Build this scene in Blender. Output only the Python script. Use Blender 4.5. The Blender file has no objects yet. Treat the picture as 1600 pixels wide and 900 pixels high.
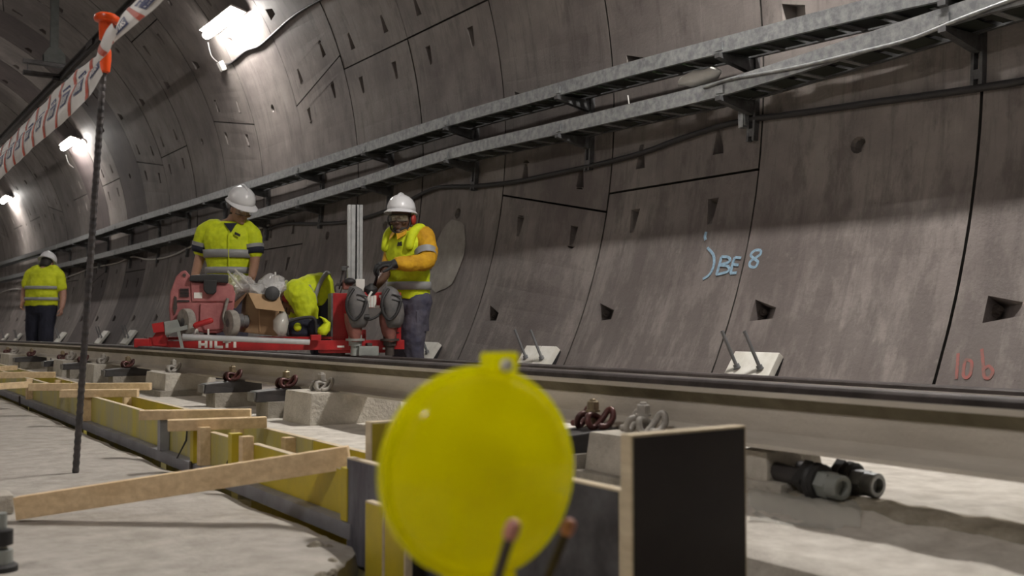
import bpy, bmesh, math, random
from mathutils import Vector, Matrix, noise
random.seed(7)
S = bpy.context.scene
COL = S.collection
PI = math.pi
def V(*a): return Vector(a)

# ------------------------------------------------------------------ camera, world, exposure
# lens solved from the photograph: the tunnel axis is +Y, X runs to the right wall, Z is up;
# everything is laid out in metres from the camera and lifted by LIFT at the very end
LIFT = 0.66
FPX, YAW, PITCH = 1575.35, 0.5987, 0.0333
FW = V(math.sin(YAW)*math.cos(PITCH), math.cos(YAW)*math.cos(PITCH), math.sin(PITCH))
RT = V(math.cos(YAW), -math.sin(YAW), 0.0)
UP = RT.cross(FW)
cam = bpy.data.cameras.new('camera')
cam.lens = FPX*36/1600; cam.sensor_width = 36; cam.clip_start = 0.05; cam.clip_end = 200
cam.dof.use_dof = True; cam.dof.focus_distance = 5.6; cam.dof.aperture_fstop = 4.2
camo = bpy.data.objects.new('camera', cam); COL.objects.link(camo)
camo.matrix_world = Matrix((( RT.x, UP.x, -FW.x, 0), (RT.y, UP.y, -FW.y, 0), (RT.z, UP.z, -FW.z, 0), (0, 0, 0, 1)))
S.camera = camo
w = bpy.data.worlds.new('world'); S.world = w; w.use_nodes = True
w.node_tree.nodes['Background'].inputs['Color'].default_value = (0.06, 0.058, 0.055, 1)
w.node_tree.nodes['Background'].inputs['Strength'].default_value = 0.3
S.view_settings.view_transform = 'Standard'; S.view_settings.look = 'None'
S.view_settings.gamma = 1.0; S.view_settings.exposure = 0.0; S.view_settings.use_curve_mapping = False
LAMP_STRENGTH = 190.0
LAMP_LEFT = 95.0
LAMP_RIGHT_NEAR = 540.0
LAMP_NEAR = 170.0

# ------------------------------------------------------------------ survey helpers
CX, CZ, RAD = 0.8826, 1.6324, 4.1229          # tunnel lining: centre line and inner radius
def ray(u, v): return FW + RT*((u-800)/FPX) + UP*((450-v)/FPX)
def at(u, v, z): return ray(u, v)*z
def on_Z(u, v, Z): d = ray(u, v); return d*(Z/d.z)
def on_X(u, v, X): d = ray(u, v); return d*(X/d.x)
def on_wall(u, v, r=RAD):
    d = ray(u, v); a = d.x**2+d.z**2; b = -2*(d.x*CX+d.z*CZ); c = CX**2+CZ**2-r*r
    return d*((-b+math.sqrt(b*b-4*a*c))/(2*a))
def wall_pt(th, s, r=RAD):
    t = math.radians(th); return V(CX+r*math.cos(t), s, CZ+r*math.sin(t))

# ------------------------------------------------------------------ materials
MATS = {}
def dip(y):
    """the track falls away gently along the tunnel"""
    return -.0018*y-.00034*y*y if y < 16 else -.1158-.0127*(y-16)
def nn(nt, t, **kw):
    n = nt.nodes.new(t)
    for k, v in kw.items():
        if k in n.inputs: n.inputs[k].default_value = v
        else: setattr(n, k, v)
    return n
def mat(name, col, rough=.6, metal=0., var=.0, scale=8., bump=0., bscale=60., col2=None, spec=.5, vary=0., stretch=None):
    """one procedural surface: colour noise between col and col2, per-object variation, fine bump"""
    if name in MATS: return MATS[name]
    m = bpy.data.materials.new(name); m.use_nodes = True; nt = m.node_tree
    b = nt.nodes['Principled BSDF']; L = nt.links.new
    b.inputs['Roughness'].default_value = rough; b.inputs['Metallic'].default_value = metal
    b.inputs['Specular IOR Level'].default_value = spec
    c1 = (*col, 1); c2 = (*(col2 or [x*(1-var) for x in col]), 1)
    geo = nn(nt, 'ShaderNodeNewGeometry')
    src = geo.outputs['Position']
    if stretch:
        mp = nn(nt, 'ShaderNodeMapping'); mp.inputs['Scale'].default_value = stretch
        L(src, mp.inputs['Vector']); src = mp.outputs['Vector']
    n1 = nn(nt, 'ShaderNodeTexNoise', Scale=scale, Detail=7.0, Roughness=.62); L(src, n1.inputs['Vector'])
    rp = nn(nt, 'ShaderNodeMapRange'); rp.inputs['From Min'].default_value = .36; rp.inputs['From Max'].default_value = .66
    L(n1.outputs['Fac'], rp.inputs['Value'])
    mx = nn(nt, 'ShaderNodeMix', data_type='RGBA'); L(rp.outputs['Result'], mx.inputs['Factor'])
    mx.inputs['A'].default_value = c2; mx.inputs['B'].default_value = c1
    out = mx.outputs['Result']
    if vary:
        oi = nn(nt, 'ShaderNodeObjectInfo'); hs = nn(nt, 'ShaderNodeHueSaturation')
        mr = nn(nt, 'ShaderNodeMapRange'); mr.inputs['To Min'].default_value = 1-vary; mr.inputs['To Max'].default_value = 1+vary
        L(oi.outputs['Random'], mr.inputs['Value']); L(mr.outputs['Result'], hs.inputs['Value'])
        L(out, hs.inputs['Color']); out = hs.outputs['Color']
    L(out, b.inputs['Base Color'])
    if bump:
        n2 = nn(nt, 'ShaderNodeTexNoise', Scale=bscale, Detail=5.0); L(geo.outputs['Position'], n2.inputs['Vector'])
        bp = nn(nt, 'ShaderNodeBump', Strength=bump, Distance=.01); L(n2.outputs['Fac'], bp.inputs['Height'])
        L(bp.outputs['Normal'], b.inputs['Normal'])
    MATS[name] = m; return m
def lining_mat(name, light, dark, vary=.10):
    """cast concrete: cloudy tone, vertical run-off streaks, small blow holes"""
    m = bpy.data.materials.new(name); m.use_nodes = True; nt = m.node_tree; L = nt.links.new
    b = nt.nodes['Principled BSDF']; b.inputs['Roughness'].default_value = .62; b.inputs['Specular IOR Level'].default_value = .35
    geo = nn(nt, 'ShaderNodeNewGeometry')
    def noise_(scale, detail, st=None, rough=.6):
        n = nn(nt, 'ShaderNodeTexNoise', Scale=scale, Detail=detail, Roughness=rough)
        if st:
            mp = nn(nt, 'ShaderNodeMapping'); mp.inputs['Scale'].default_value = st
            L(geo.outputs['Position'], mp.inputs['Vector']); L(mp.outputs['Vector'], n.inputs['Vector'])
        else: L(geo.outputs['Position'], n.inputs['Vector'])
        return n.outputs['Fac']
    def rng(x, a, c, lo=0., hi=1.):
        r = nn(nt, 'ShaderNodeMapRange'); r.inputs['From Min'].default_value = a; r.inputs['From Max'].default_value = c
        r.inputs['To Min'].default_value = lo; r.inputs['To Max'].default_value = hi; L(x, r.inputs['Value']); return r.outputs['Result']
    def mix(f, A, B, mode='MIX'):
        x = nn(nt, 'ShaderNodeMix', data_type='RGBA', blend_type=mode)
        L(f, x.inputs['Factor'])
        for s, v in (('A', A), ('B', B)):
            if isinstance(v, tuple): x.inputs[s].default_value = v
            else: L(v, x.inputs[s])
        return x.outputs['Result']
    c = mix(rng(noise_(1.3, 8), .35, .68), (*dark, 1), (*light, 1))
    streak = rng(noise_(2.2, 6, (1.0, 7.0, .55), .7), .52, .72, 0, .55)
    c = mix(streak, c, (*[x*.62 for x in dark], 1))
    pale = rng(noise_(3.1, 5, (1.0, 4.0, .8)), .60, .74, 0, .35)
    c = mix(pale, c, (*[min(1, x*1.25) for x in light], 1))
    # ragged dirt patches; the height ramp also paints shade into the lower wall
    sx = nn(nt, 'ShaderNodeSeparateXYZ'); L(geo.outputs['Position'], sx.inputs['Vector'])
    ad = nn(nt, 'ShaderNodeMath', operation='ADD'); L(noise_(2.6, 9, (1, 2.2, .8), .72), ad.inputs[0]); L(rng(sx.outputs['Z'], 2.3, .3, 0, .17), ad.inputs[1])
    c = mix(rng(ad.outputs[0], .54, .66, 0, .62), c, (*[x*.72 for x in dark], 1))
    spl = rng(noise_(9, 6, None, .7), .60, .70, 0, .35)
    c = mix(spl, c, (*light, 1))
    holes = nn(nt, 'ShaderNodeTexVoronoi', Scale=26.0); L(geo.outputs['Position'], holes.inputs['Vector'])
    hole = rng(holes.outputs['Distance'], .05, .10, .75, 0)
    gate = rng(noise_(4.0, 2), .5, .62)
    mul = nn(nt, 'ShaderNodeMath', operation='MULTIPLY'); L(hole, mul.inputs[0]); L(gate, mul.inputs[1])
    c = mix(mul.outputs[0], c, (*[x*.35 for x in dark], 1))
    oi = nn(nt, 'ShaderNodeObjectInfo'); hs = nn(nt, 'ShaderNodeHueSaturation')
    L(rng(oi.outputs['Random'], 0, 1, 1-vary, 1+vary), hs.inputs['Value']); L(c, hs.inputs['Color'])
    L(hs.outputs['Color'], b.inputs['Base Color'])
    bp = nn(nt, 'ShaderNodeBump', Strength=.25, Distance=.01); L(noise_(45, 5), bp.inputs['Height'])
    L(bp.outputs['Normal'], b.inputs['Normal'])
    return m
def floor_mat(name, light, dark, scale=3.0, bump=.5):
    m = mat(name, light, .85, 0, col2=dark, scale=scale, bump=bump, bscale=38., spec=.25); return m

M = {}
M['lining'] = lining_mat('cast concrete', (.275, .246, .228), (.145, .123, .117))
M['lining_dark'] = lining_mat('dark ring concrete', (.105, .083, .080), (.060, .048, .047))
M['joint'] = mat('joint shadow mortar', (.05, .045, .04), .9, var=.4)
M['slab'] = floor_mat('dusty slab', (.455, .425, .385), (.335, .31, .275), 13.0)
M['bed'] = floor_mat('track bed concrete', (.66, .625, .565), (.47, .435, .385), 12.0)
M['earth'] = floor_mat('gravelly mortar', (.36, .325, .265), (.20, .175, .135), 14., 1.0)
M['block'] = mat('precast block', (.56, .525, .46), .85, col2=(.40, .37, .32), scale=9, bump=.6, bscale=70, vary=.06, spec=.3)
M['rail_side'] = mat('dust covered rail steel', (.62, .575, .505), .75, col2=(.48, .44, .38), scale=5, bump=.25, bscale=90, spec=.3, stretch=(1, .5, 3))
M['rail_head'] = mat('dark rail head', (.080, .068, .066), .55, .25, col2=(.035, .029, .028), scale=7, bump=.15, spec=.35)
M['rail_under'] = mat('brown rail shoulder', (.20, .175, .115), .8, col2=(.12, .10, .06), scale=9, bump=.3)
M['galv'] = mat('galvanised steel', (.44, .45, .45), .42, .7, col2=(.24, .25, .26), scale=22, bump=.05)
M['galv_dark'] = mat('dull galvanised steel', (.16, .16, .165), .55, .6, col2=(.09, .09, .09), scale=15)
M['tray_mesh'] = mat('dark tray bottom', (.022, .026, .018), .7, var=.4, scale=20)
M['black_cable'] = mat('black cable sheath', (.028, .026, .027), .5, var=.3)
M['green_cable'] = mat('dark green cable sheath', (.035, .06, .022), .5, var=.4)
M['white_cable'] = mat('grey white cable sheath', (.62, .60, .57), .5, var=.2)
M['steel_dark'] = mat('dark painted steel', (.075, .07, .072), .5, .3, col2=(.035, .03, .03), scale=6)
M['conductor'] = mat('conductor rail', (.055, .048, .046), .45, .5, var=.4)
M['hanger'] = mat('grey green hanger steel', (.10, .105, .098), .6, .3, var=.3)
M['clip'] = mat('red brown spring steel', (.13, .040, .036), .4, .2, col2=(.06, .022, .02), scale=20)
M['clip_dust'] = mat('dusty spring steel', (.46, .43, .39), .8, var=.3, scale=25)
M['nut'] = mat('brassy nut', (.42, .34, .22), .4, .5, col2=(.25, .20, .13), scale=30)
M['black_shoe'] = mat('black plastic base plate', (.030, .028, .029), .45, col2=(.055, .05, .05), scale=12)
M['shoe_grey'] = mat('dusty plate end', (.21, .20, .185), .7, var=.35, scale=14)
def wood(name, c1, c2, vary=.08): return mat(name, c1, .7, col2=c2, scale=5, bump=.15, bscale=30, vary=vary, stretch=(9, 1.2, 9), spec=.3)
M['mortar_pad'] = mat('grey mortar pad', (.36, .33, .285), .9, col2=(.25, .23, .195), scale=12, bump=.6, spec=.2)
M['wood'] = wood('raw pine', (.80, .62, .39), (.63, .46, .27))
M['wood_end'] = wood('sawn plywood edge', (.74, .64, .47), (.58, .48, .33))
M['yellow_ply'] = mat('worn yellow form board', (.58, .50, .09), .6, col2=(.44, .41, .24), scale=7, bump=.15, vary=.12, spec=.4, stretch=(1, 1, .35))
M['yellow_in'] = mat('clean yellow form board', (.60, .47, .02), .5, col2=(.44, .35, .03), scale=6, vary=.08)
M['blue_ply'] = mat('blue grey film faced board', (.165, .165, .195), .5, col2=(.070, .068, .090), scale=11, bump=.08, stretch=(2, 2, .7))
M['black_ply'] = mat('black film faced board', (.026, .021, .023), .42, col2=(.040, .033, .031), scale=3, bump=.05, spec=.3)
M['scuffed_ply'] = mat('scuffed dark film faced board', (.10, .10, .108), .5, col2=(.040, .037, .042), scale=14, bump=.08)
M['steel_strip'] = mat('blue grey steel channel', (.34, .345, .385), .5, .3, col2=(.25, .25, .275), scale=9)
M['rebar'] = mat('rebar steel', (.052, .050, .054), .55, .5, col2=(.10, .09, .09), scale=30)
M['orange'] = mat('orange plastic cap', (.80, .085, .012), .3, var=.25, scale=14)
M['red_print'] = mat('red tape print', (.62, .085, .04), .45, var=.1)
M['blue_print'] = mat('blue tape print', (.045, .065, .20), .45, var=.1)
M['tape'] = mat('white barrier tape', (.83, .81, .79), .38, var=.05)
M['hivis'] = mat('fluorescent yellow cloth', (.70, .80, .012), .75, col2=(.55, .66, .010), scale=18, bump=.4, bscale=40)
M['hivis2'] = mat('fluorescent yellow shirt', (.72, .80, .02), .75, col2=(.58, .66, .015), scale=12, bump=.4, bscale=35)
M['reflect'] = mat('grey reflective band', (.34, .345, .35), .45, .05, var=.15)
M['amber_cloth'] = mat('amber work jacket', (.72, .40, .012), .8, col2=(.50, .25, .01), scale=12, bump=.4, bscale=45)
M['navy'] = mat('navy work cloth', (.050, .050, .085), .85, col2=(.085, .080, .105), scale=9, bump=.4, bscale=40)
M['navy_dark'] = mat('dark navy cloth', (.016, .018, .036), .85, var=.3, bump=.3)
M['grey_cloth'] = mat('grey cloth', (.22, .21, .20), .85, var=.2)
M['skin'] = mat('tanned skin', (.36, .20, .135), .55, var=.12, scale=20)
M['skin_dark'] = mat('dark skin', (.115, .060, .042), .5, var=.2, scale=20)
M['skin_pale'] = mat('reddish skin', (.43, .235, .175), .55, var=.12, scale=20)
M['hair'] = mat('dark hair', (.018, .014, .012), .7)
M['glove'] = mat('black work glove', (.022, .022, .024), .7, var=.3)
M['helmet'] = mat('white helmet plastic', (.80, .80, .82), .28, var=.04)
M['black'] = mat('black rubber', (.022, .021, .022), .6, var=.3)
M['boot'] = mat('dusty boot', (.07, .06, .052), .8, var=.3)
M['red_cup'] = mat('red ear cup', (.35, .035, .025), .4)
M['eye'] = mat('eye', (.6, .58, .55), .3)
M['red'] = mat('red machine paint', (.46, .018, .020), .42, col2=(.30, .012, .014), scale=9, spec=.5)
M['red_dusty'] = mat('dusty red plastic', (.42, .150, .148), .65, col2=(.28, .085, .086), scale=8, bump=.15)
M['tyre'] = mat('dusty grey tyre', (.36, .33, .29), .8, col2=(.20, .185, .165), scale=15)
M['motor'] = mat('dusty dark motor casing', (.075, .076, .078), .6, col2=(.15, .14, .135), scale=9)
M['cone'] = mat('dusty red brown cone', (.27, .10, .075), .7, col2=(.16, .055, .045), scale=10)
M['alu'] = mat('aluminium profile', (.60, .61, .61), .38, .6, col2=(.48, .49, .49), scale=20)
M['chrome'] = mat('bright steel tube', (.66, .67, .68), .28, .45, var=.15)
M['grey_paint'] = mat('grey painted steel', (.34, .36, .34), .5, .2, var=.25)
M['card'] = mat('cardboard', (.44, .29, .16), .85, col2=(.36, .235, .125), scale=6)
M['card_in'] = mat('cardboard inside', (.30, .195, .105), .9, var=.2)
M['sticker'] = mat('white sticker', (.78, .77, .72), .5, var=.08)
M['pad'] = mat('white plastic pad', (.78, .77, .72), .45, col2=(.62, .60, .54), scale=8)
M['stud'] = mat('grey anchor stud', (.22, .225, .235), .45, .5, var=.3)
M['chalk'] = mat('pale blue paint', (.28, .43, .56), .9, col2=(.17, .26, .34), scale=60)
M['red_mark'] = mat('faded red paint', (.33, .10, .09), .9, col2=(.18, .115, .10), scale=25)
M['patch'] = mat('pale mortar patch', (.36, .335, .305), .8, col2=(.27, .25, .225), scale=9)
M['cloth_white'] = mat('white rag', (.66, .64, .60), .9, var=.15)
M['pink'] = mat('pink plastic tip', (.55, .25, .20), .5)
M['rust_rod'] = mat('brown steel rod', (.085, .068, .060), .6, .3, var=.35, scale=30)
def clear_plastic(name, col, fac):
    m = bpy.data.materials.new(name); m.use_nodes = True; nt = m.node_tree; L = nt.links.new
    b = nt.nodes['Principled BSDF']; b.inputs['Base Color'].default_value = (*col, 1); b.inputs['Roughness'].default_value = .18
    t = nn(nt, 'ShaderNodeBsdfTransparent'); x = nn(nt, 'ShaderNodeMixShader'); x.inputs['Fac'].default_value = fac
    L(t.outputs[0], x.inputs[1]); L(b.outputs[0], x.inputs[2]); L(x.outputs[0], nt.nodes['Material Output'].inputs['Surface']); return m
M['clear'] = clear_plastic('crumpled clear film', (.75, .74, .73), .42)
M['film'] = clear_plastic('milky plastic sheet', (.66, .64, .58), .6)
M['goggle'] = clear_plastic('clear goggle lens', (.55, .50, .38), .30)
def lens_mat():
    """moulded translucent yellow plastic: glossy skin, cloudy body, partly see-through"""
    m = bpy.data.materials.new('translucent yellow lens'); m.use_nodes = True; nt = m.node_tree; L = nt.links.new
    b = nt.nodes['Principled BSDF']; b.inputs['Roughness'].default_value = .10
    b.inputs['Coat Weight'].default_value = .6; b.inputs['Coat Roughness'].default_value = .06
    geo = nn(nt, 'ShaderNodeNewGeometry'); n = nn(nt, 'ShaderNodeTexNoise', Scale=16.0, Detail=5.0, Roughness=.6); L(geo.outputs['Position'], n.inputs['Vector'])
    rp = nn(nt, 'ShaderNodeMapRange'); rp.inputs['From Min'].default_value = .38; rp.inputs['From Max'].default_value = .64; L(n.outputs['Fac'], rp.inputs['Value'])
    mx = nn(nt, 'ShaderNodeMix', data_type='RGBA'); L(rp.outputs['Result'], mx.inputs['Factor'])
    mx.inputs['A'].default_value = (.82, .79, .0, 1); mx.inputs['B'].default_value = (.98, .98, .01, 1); L(mx.outputs['Result'], b.inputs['Base Color'])
    bn = nn(nt, 'ShaderNodeTexNoise', Scale=30.0, Detail=3.0); L(geo.outputs['Position'], bn.inputs['Vector'])
    bp = nn(nt, 'ShaderNodeBump', Strength=.12, Distance=.01); L(bn.outputs['Fac'], bp.inputs['Height']); L(bp.outputs['Normal'], b.inputs['Normal'])
    t = nn(nt, 'ShaderNodeBsdfTranslucent'); t.inputs['Color'].default_value = (1., 1., .0, 1)
    x = nn(nt, 'ShaderNodeMixShader'); x.inputs['Fac'].default_value = .62
    L(b.outputs[0], x.inputs[1]); L(t.outputs[0], x.inputs[2])
    tr = nn(nt, 'ShaderNodeBsdfTransparent'); tr.inputs['Color'].default_value = (.98, .94, .10, 1)
    y = nn(nt, 'ShaderNodeMixShader'); y.inputs['Fac'].default_value = .38
    L(x.outputs[0], y.inputs[1]); L(tr.outputs[0], y.inputs[2]); L(y.outputs[0], nt.nodes['Material Output'].inputs['Surface']); return m
M['lens'] = lens_mat()
def emit(name, col, k):
    m = bpy.data.materials.new(name); m.use_nodes = True; nt = m.node_tree
    b = nt.nodes['Principled BSDF']; b.inputs['Base Color'].default_value = (.9, .9, .9, 1)
    b.inputs['Emission Color'].default_value = (*col, 1); b.inputs['Emission Strength'].default_value = k; return m
M['tube_light_dim'] = emit('lit tube diffuser left wall', (1.0, .955, .90), LAMP_LEFT)
M['tube_light_near'] = emit('lit tube diffuser foreground', (1.0, .955, .90), LAMP_NEAR)
M['tube_light_right'] = emit('lit tube diffuser above the frame', (1.0, .955, .90), LAMP_RIGHT_NEAR)
M['tube_light'] = emit('lit tube diffuser', (1.0, .955, .90), LAMP_STRENGTH)

# ------------------------------------------------------------------ mesh helpers
class MB:
    def __init__(s): s.v = []; s.f = []
    def add(s, vs, fs):
        o = len(s.v); s.v += [Vector(p) for p in vs]; s.f += [tuple(i+o for i in f) for f in fs]; return s
    def box(s, a, b, m=None):
        x0, x1 = sorted((a[0], b[0])); y0, y1 = sorted((a[1], b[1])); z0, z1 = sorted((a[2], b[2]))
        p = [V(x, y, z) for z in (z0, z1) for x, y in ((x0, y0), (x1, y0), (x1, y1), (x0, y1))]
        if m: p = [m @ q for q in p]
        return s.add(p, [(3, 2, 1, 0), (4, 5, 6, 7), (0, 1, 5, 4), (1, 2, 6, 5), (2, 3, 7, 6), (3, 0, 4, 7)])
    def bar(s, a, b, w, h, up=V(0, 0, 1)):
        """square-edged bar from a to b, w wide, h high"""
        d = (b-a).normalized(); r = d.cross(up).normalized(); u = r.cross(d)
        p = [c+r*(x*w/2)+u*(y*h/2) for c in (a, b) for x, y in ((-1, -1), (1, -1), (1, 1), (-1, 1))]
        return s.add(p, [(0, 1, 2, 3), (7, 6, 5, 4), (0, 4, 5, 1), (1, 5, 6, 2), (2, 6, 7, 3), (3, 7, 4, 0)])
    def loft(s, secs, n=14, cap=True):
        """secs: (centre, axis_a, axis_b) with half-axes as vectors (a, b), optional exponent"""
        o = len(s.v)
        for sc in secs:
            c, a, b = sc[:3]; e = sc[3] if len(sc) > 3 else 1.0
            for i in range(n):
                t = 2*PI*i/n; x, y = math.cos(t), math.sin(t)
                x = math.copysign(abs(x)**e, x); y = math.copysign(abs(y)**e, y)
                s.v.append(c+a*x+b*y)
        for k in range(len(secs)-1):
            for i in range(n):
                j = (i+1) % n
                s.f.append((o+k*n+i, o+k*n+j, o+(k+1)*n+j, o+(k+1)*n+i))
        if cap:
            s.f.append(tuple(o+i for i in reversed(range(n)))); s.f.append(tuple(o+(len(secs)-1)*n+i for i in range(n)))
        return s
    def tube(s, pts, r, n=8, cap=True, round_=False):
        pts = [Vector(p) for p in pts]; R = r if isinstance(r, (list, tuple)) else [r]*len(pts)
        if round_:
            d0 = (pts[0]-pts[1]).normalized(); d1 = (pts[-1]-pts[-2]).normalized()
            pts = [pts[0]+d0*R[0]*.85, pts[0]+d0*R[0]*.5]+pts+[pts[-1]+d1*R[-1]*.5, pts[-1]+d1*R[-1]*.85]
            R = [R[0]*.45, R[0]*.85]+list(R)+[R[-1]*.85, R[-1]*.45]
        secs = []; a = None
        for i, p in enumerate(pts):
            d = (pts[min(i+1, len(pts)-1)]-pts[max(i-1, 0)]).normalized()
            if a is None:
                a = d.cross(V(0, 0, 1))
                if a.length < 1e-3: a = d.cross(V(1, 0, 0))
            a = (a-d*a.dot(d)).normalized(); secs.append((p, a*R[i], d.cross(a)*R[i]))
        return s.loft(secs, n, cap)
    def lathe(s, c, ax, prof, n=16):
        """prof: (distance along ax, radius)"""
        ax = ax.normalized(); a = ax.cross(V(0, 0, 1))
        if a.length < 1e-3: a = V(1, 0, 0)
        a.normalize(); b = ax.cross(a)
        return s.loft([(c+ax*h, a*max(r, 1e-4), b*max(r, 1e-4)) for h, r in prof], n)
    def ell(s, c, a, b, d, n=12, m=8):
        """ellipsoid with half-axes a, b, d (vectors)"""
        return s.loft([(c+d*math.sin(t), a*math.cos(t), b*math.cos(t)) for t in [(-.5+.999*k/m+.0005)*PI for k in range(m+1)]], n)
    def prism(s, poly, ext):
        """closed polygon (3D points) pushed along vector ext"""
        n = len(poly); p = [Vector(q) for q in poly]; p += [q+ext for q in p]
        return s.add(p, [tuple(reversed(range(n))), tuple(range(n, 2*n))]+[(i, (i+1) % n, n+(i+1) % n, n+i) for i in range(n)])
    def build(s, name, m, parent=None, smooth=False, bevel=0., org=None, seg=2):
        me = bpy.data.meshes.new(name)
        o_ = org if org is not None else V(0, 0, 0)
        me.from_pydata([tuple(p-o_) for p in s.v], [], s.f)
        bm = bmesh.new(); bm.from_mesh(me)
        if bevel:
            es = [e for e in bm.edges if len(e.link_faces) == 2 and e.calc_face_angle(0) > .6]
            bmesh.ops.bevel(bm, geom=es, offset=bevel, segments=seg, affect='EDGES', profile=.7, clamp_overlap=True)
        bmesh.ops.recalc_face_normals(bm, faces=bm.faces); bm.to_mesh(me); bm.free()
        if smooth:
            for p in me.polygons: p.use_smooth = True
        me.materials.append(m if not isinstance(m, str) else M[m])
        o = bpy.data.objects.new(name, me); COL.objects.link(o)
        if org is not None and parent is None: o.location = org
        if parent is not None: o.parent = parent
        if smooth == 'auto':
            for e in me.edges: pass
            me.set_sharp_from_angle(angle=math.radians(38))
        return o
def tag(o, label, cat, group=None, kind=None):
    if label: o['label'] = label
    if cat: o['category'] = cat
    if group: o['group'] = group
    if kind: o['kind'] = kind
    return o
def thing(name, label, cat, loc=(0, 0, 0), group=None):
    o = bpy.data.objects.new(name, None); COL.objects.link(o); o.location = loc; o.empty_display_size = .1
    return tag(o, label, cat, group)
def structure(o): o['kind'] = 'structure'; return o
def smooth_path(pts, k=6):
    """Catmull-Rom through pts"""
    P = [Vector(p) for p in pts]; out = []
    for i in range(len(P)-1):
        a, b, c, d = P[max(i-1, 0)], P[i], P[i+1], P[min(i+2, len(P)-1)]
        for j in range(k):
            t = j/k; out.append(.5*((2*b)+(c-a)*t+(2*a-5*b+4*c-d)*t*t+(3*b-a-3*c+d)*t**3))
    return out+[P[-1]]
def remesh(o, vox, smooth_it=0):
    md = o.modifiers.new('r', 'REMESH'); md.mode = 'VOXEL'; md.voxel_size = vox; md.use_smooth_shade = True
    if smooth_it:
        sm = o.modifiers.new('s', 'SMOOTH'); sm.iterations = smooth_it; sm.factor = .5
    dg = bpy.context.evaluated_depsgraph_get(); me = bpy.data.meshes.new_from_object(o.evaluated_get(dg))
    old = o.data; mt = old.materials[0]; o.modifiers.clear(); o.data = me; bpy.data.meshes.remove(old)
    me.materials.clear(); me.materials.append(mt)
    for p in me.polygons: p.use_smooth = True
    return o
def crumple(o, amp, scale, seed=0):
    for v in o.data.vertices:
        n = noise.noise_vector(v.co*scale+V(seed, 0, 0)); v.co += n*amp
    return o

# ------------------------------------------------------------------ tunnel lining: rings of precast segments
RING0, RING = 2.94, 1.5
K0, K1 = -4, 28
S0, S1 = RING0+K0*RING, RING0+(K1+1)*RING
def backing(name, t0, t1):
    b = MB(); n = 18; r = RAD+.16
    pts = [wall_pt(t0+(t1-t0)*i/n, 0, r) for i in range(n+1)]+[wall_pt(t1-(t1-t0)*i/n, 0, r+.25) for i in range(n+1)]
    for p in pts: p.y = S0
    b.prism(pts, V(0, S1-S0, 0))
    return structure(b.build(name, 'joint'))
wall_right = backing('wall_right', -42, 45)
ceiling = backing('ceiling', 45, 135)
wall_left = backing('wall_left', 135, 222)
bb = MB(); bb.box((-3.6, S1, -1.2), (5.6, S1+.3, 6.2)); structure(bb.build('wall_end', 'joint'))

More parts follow.
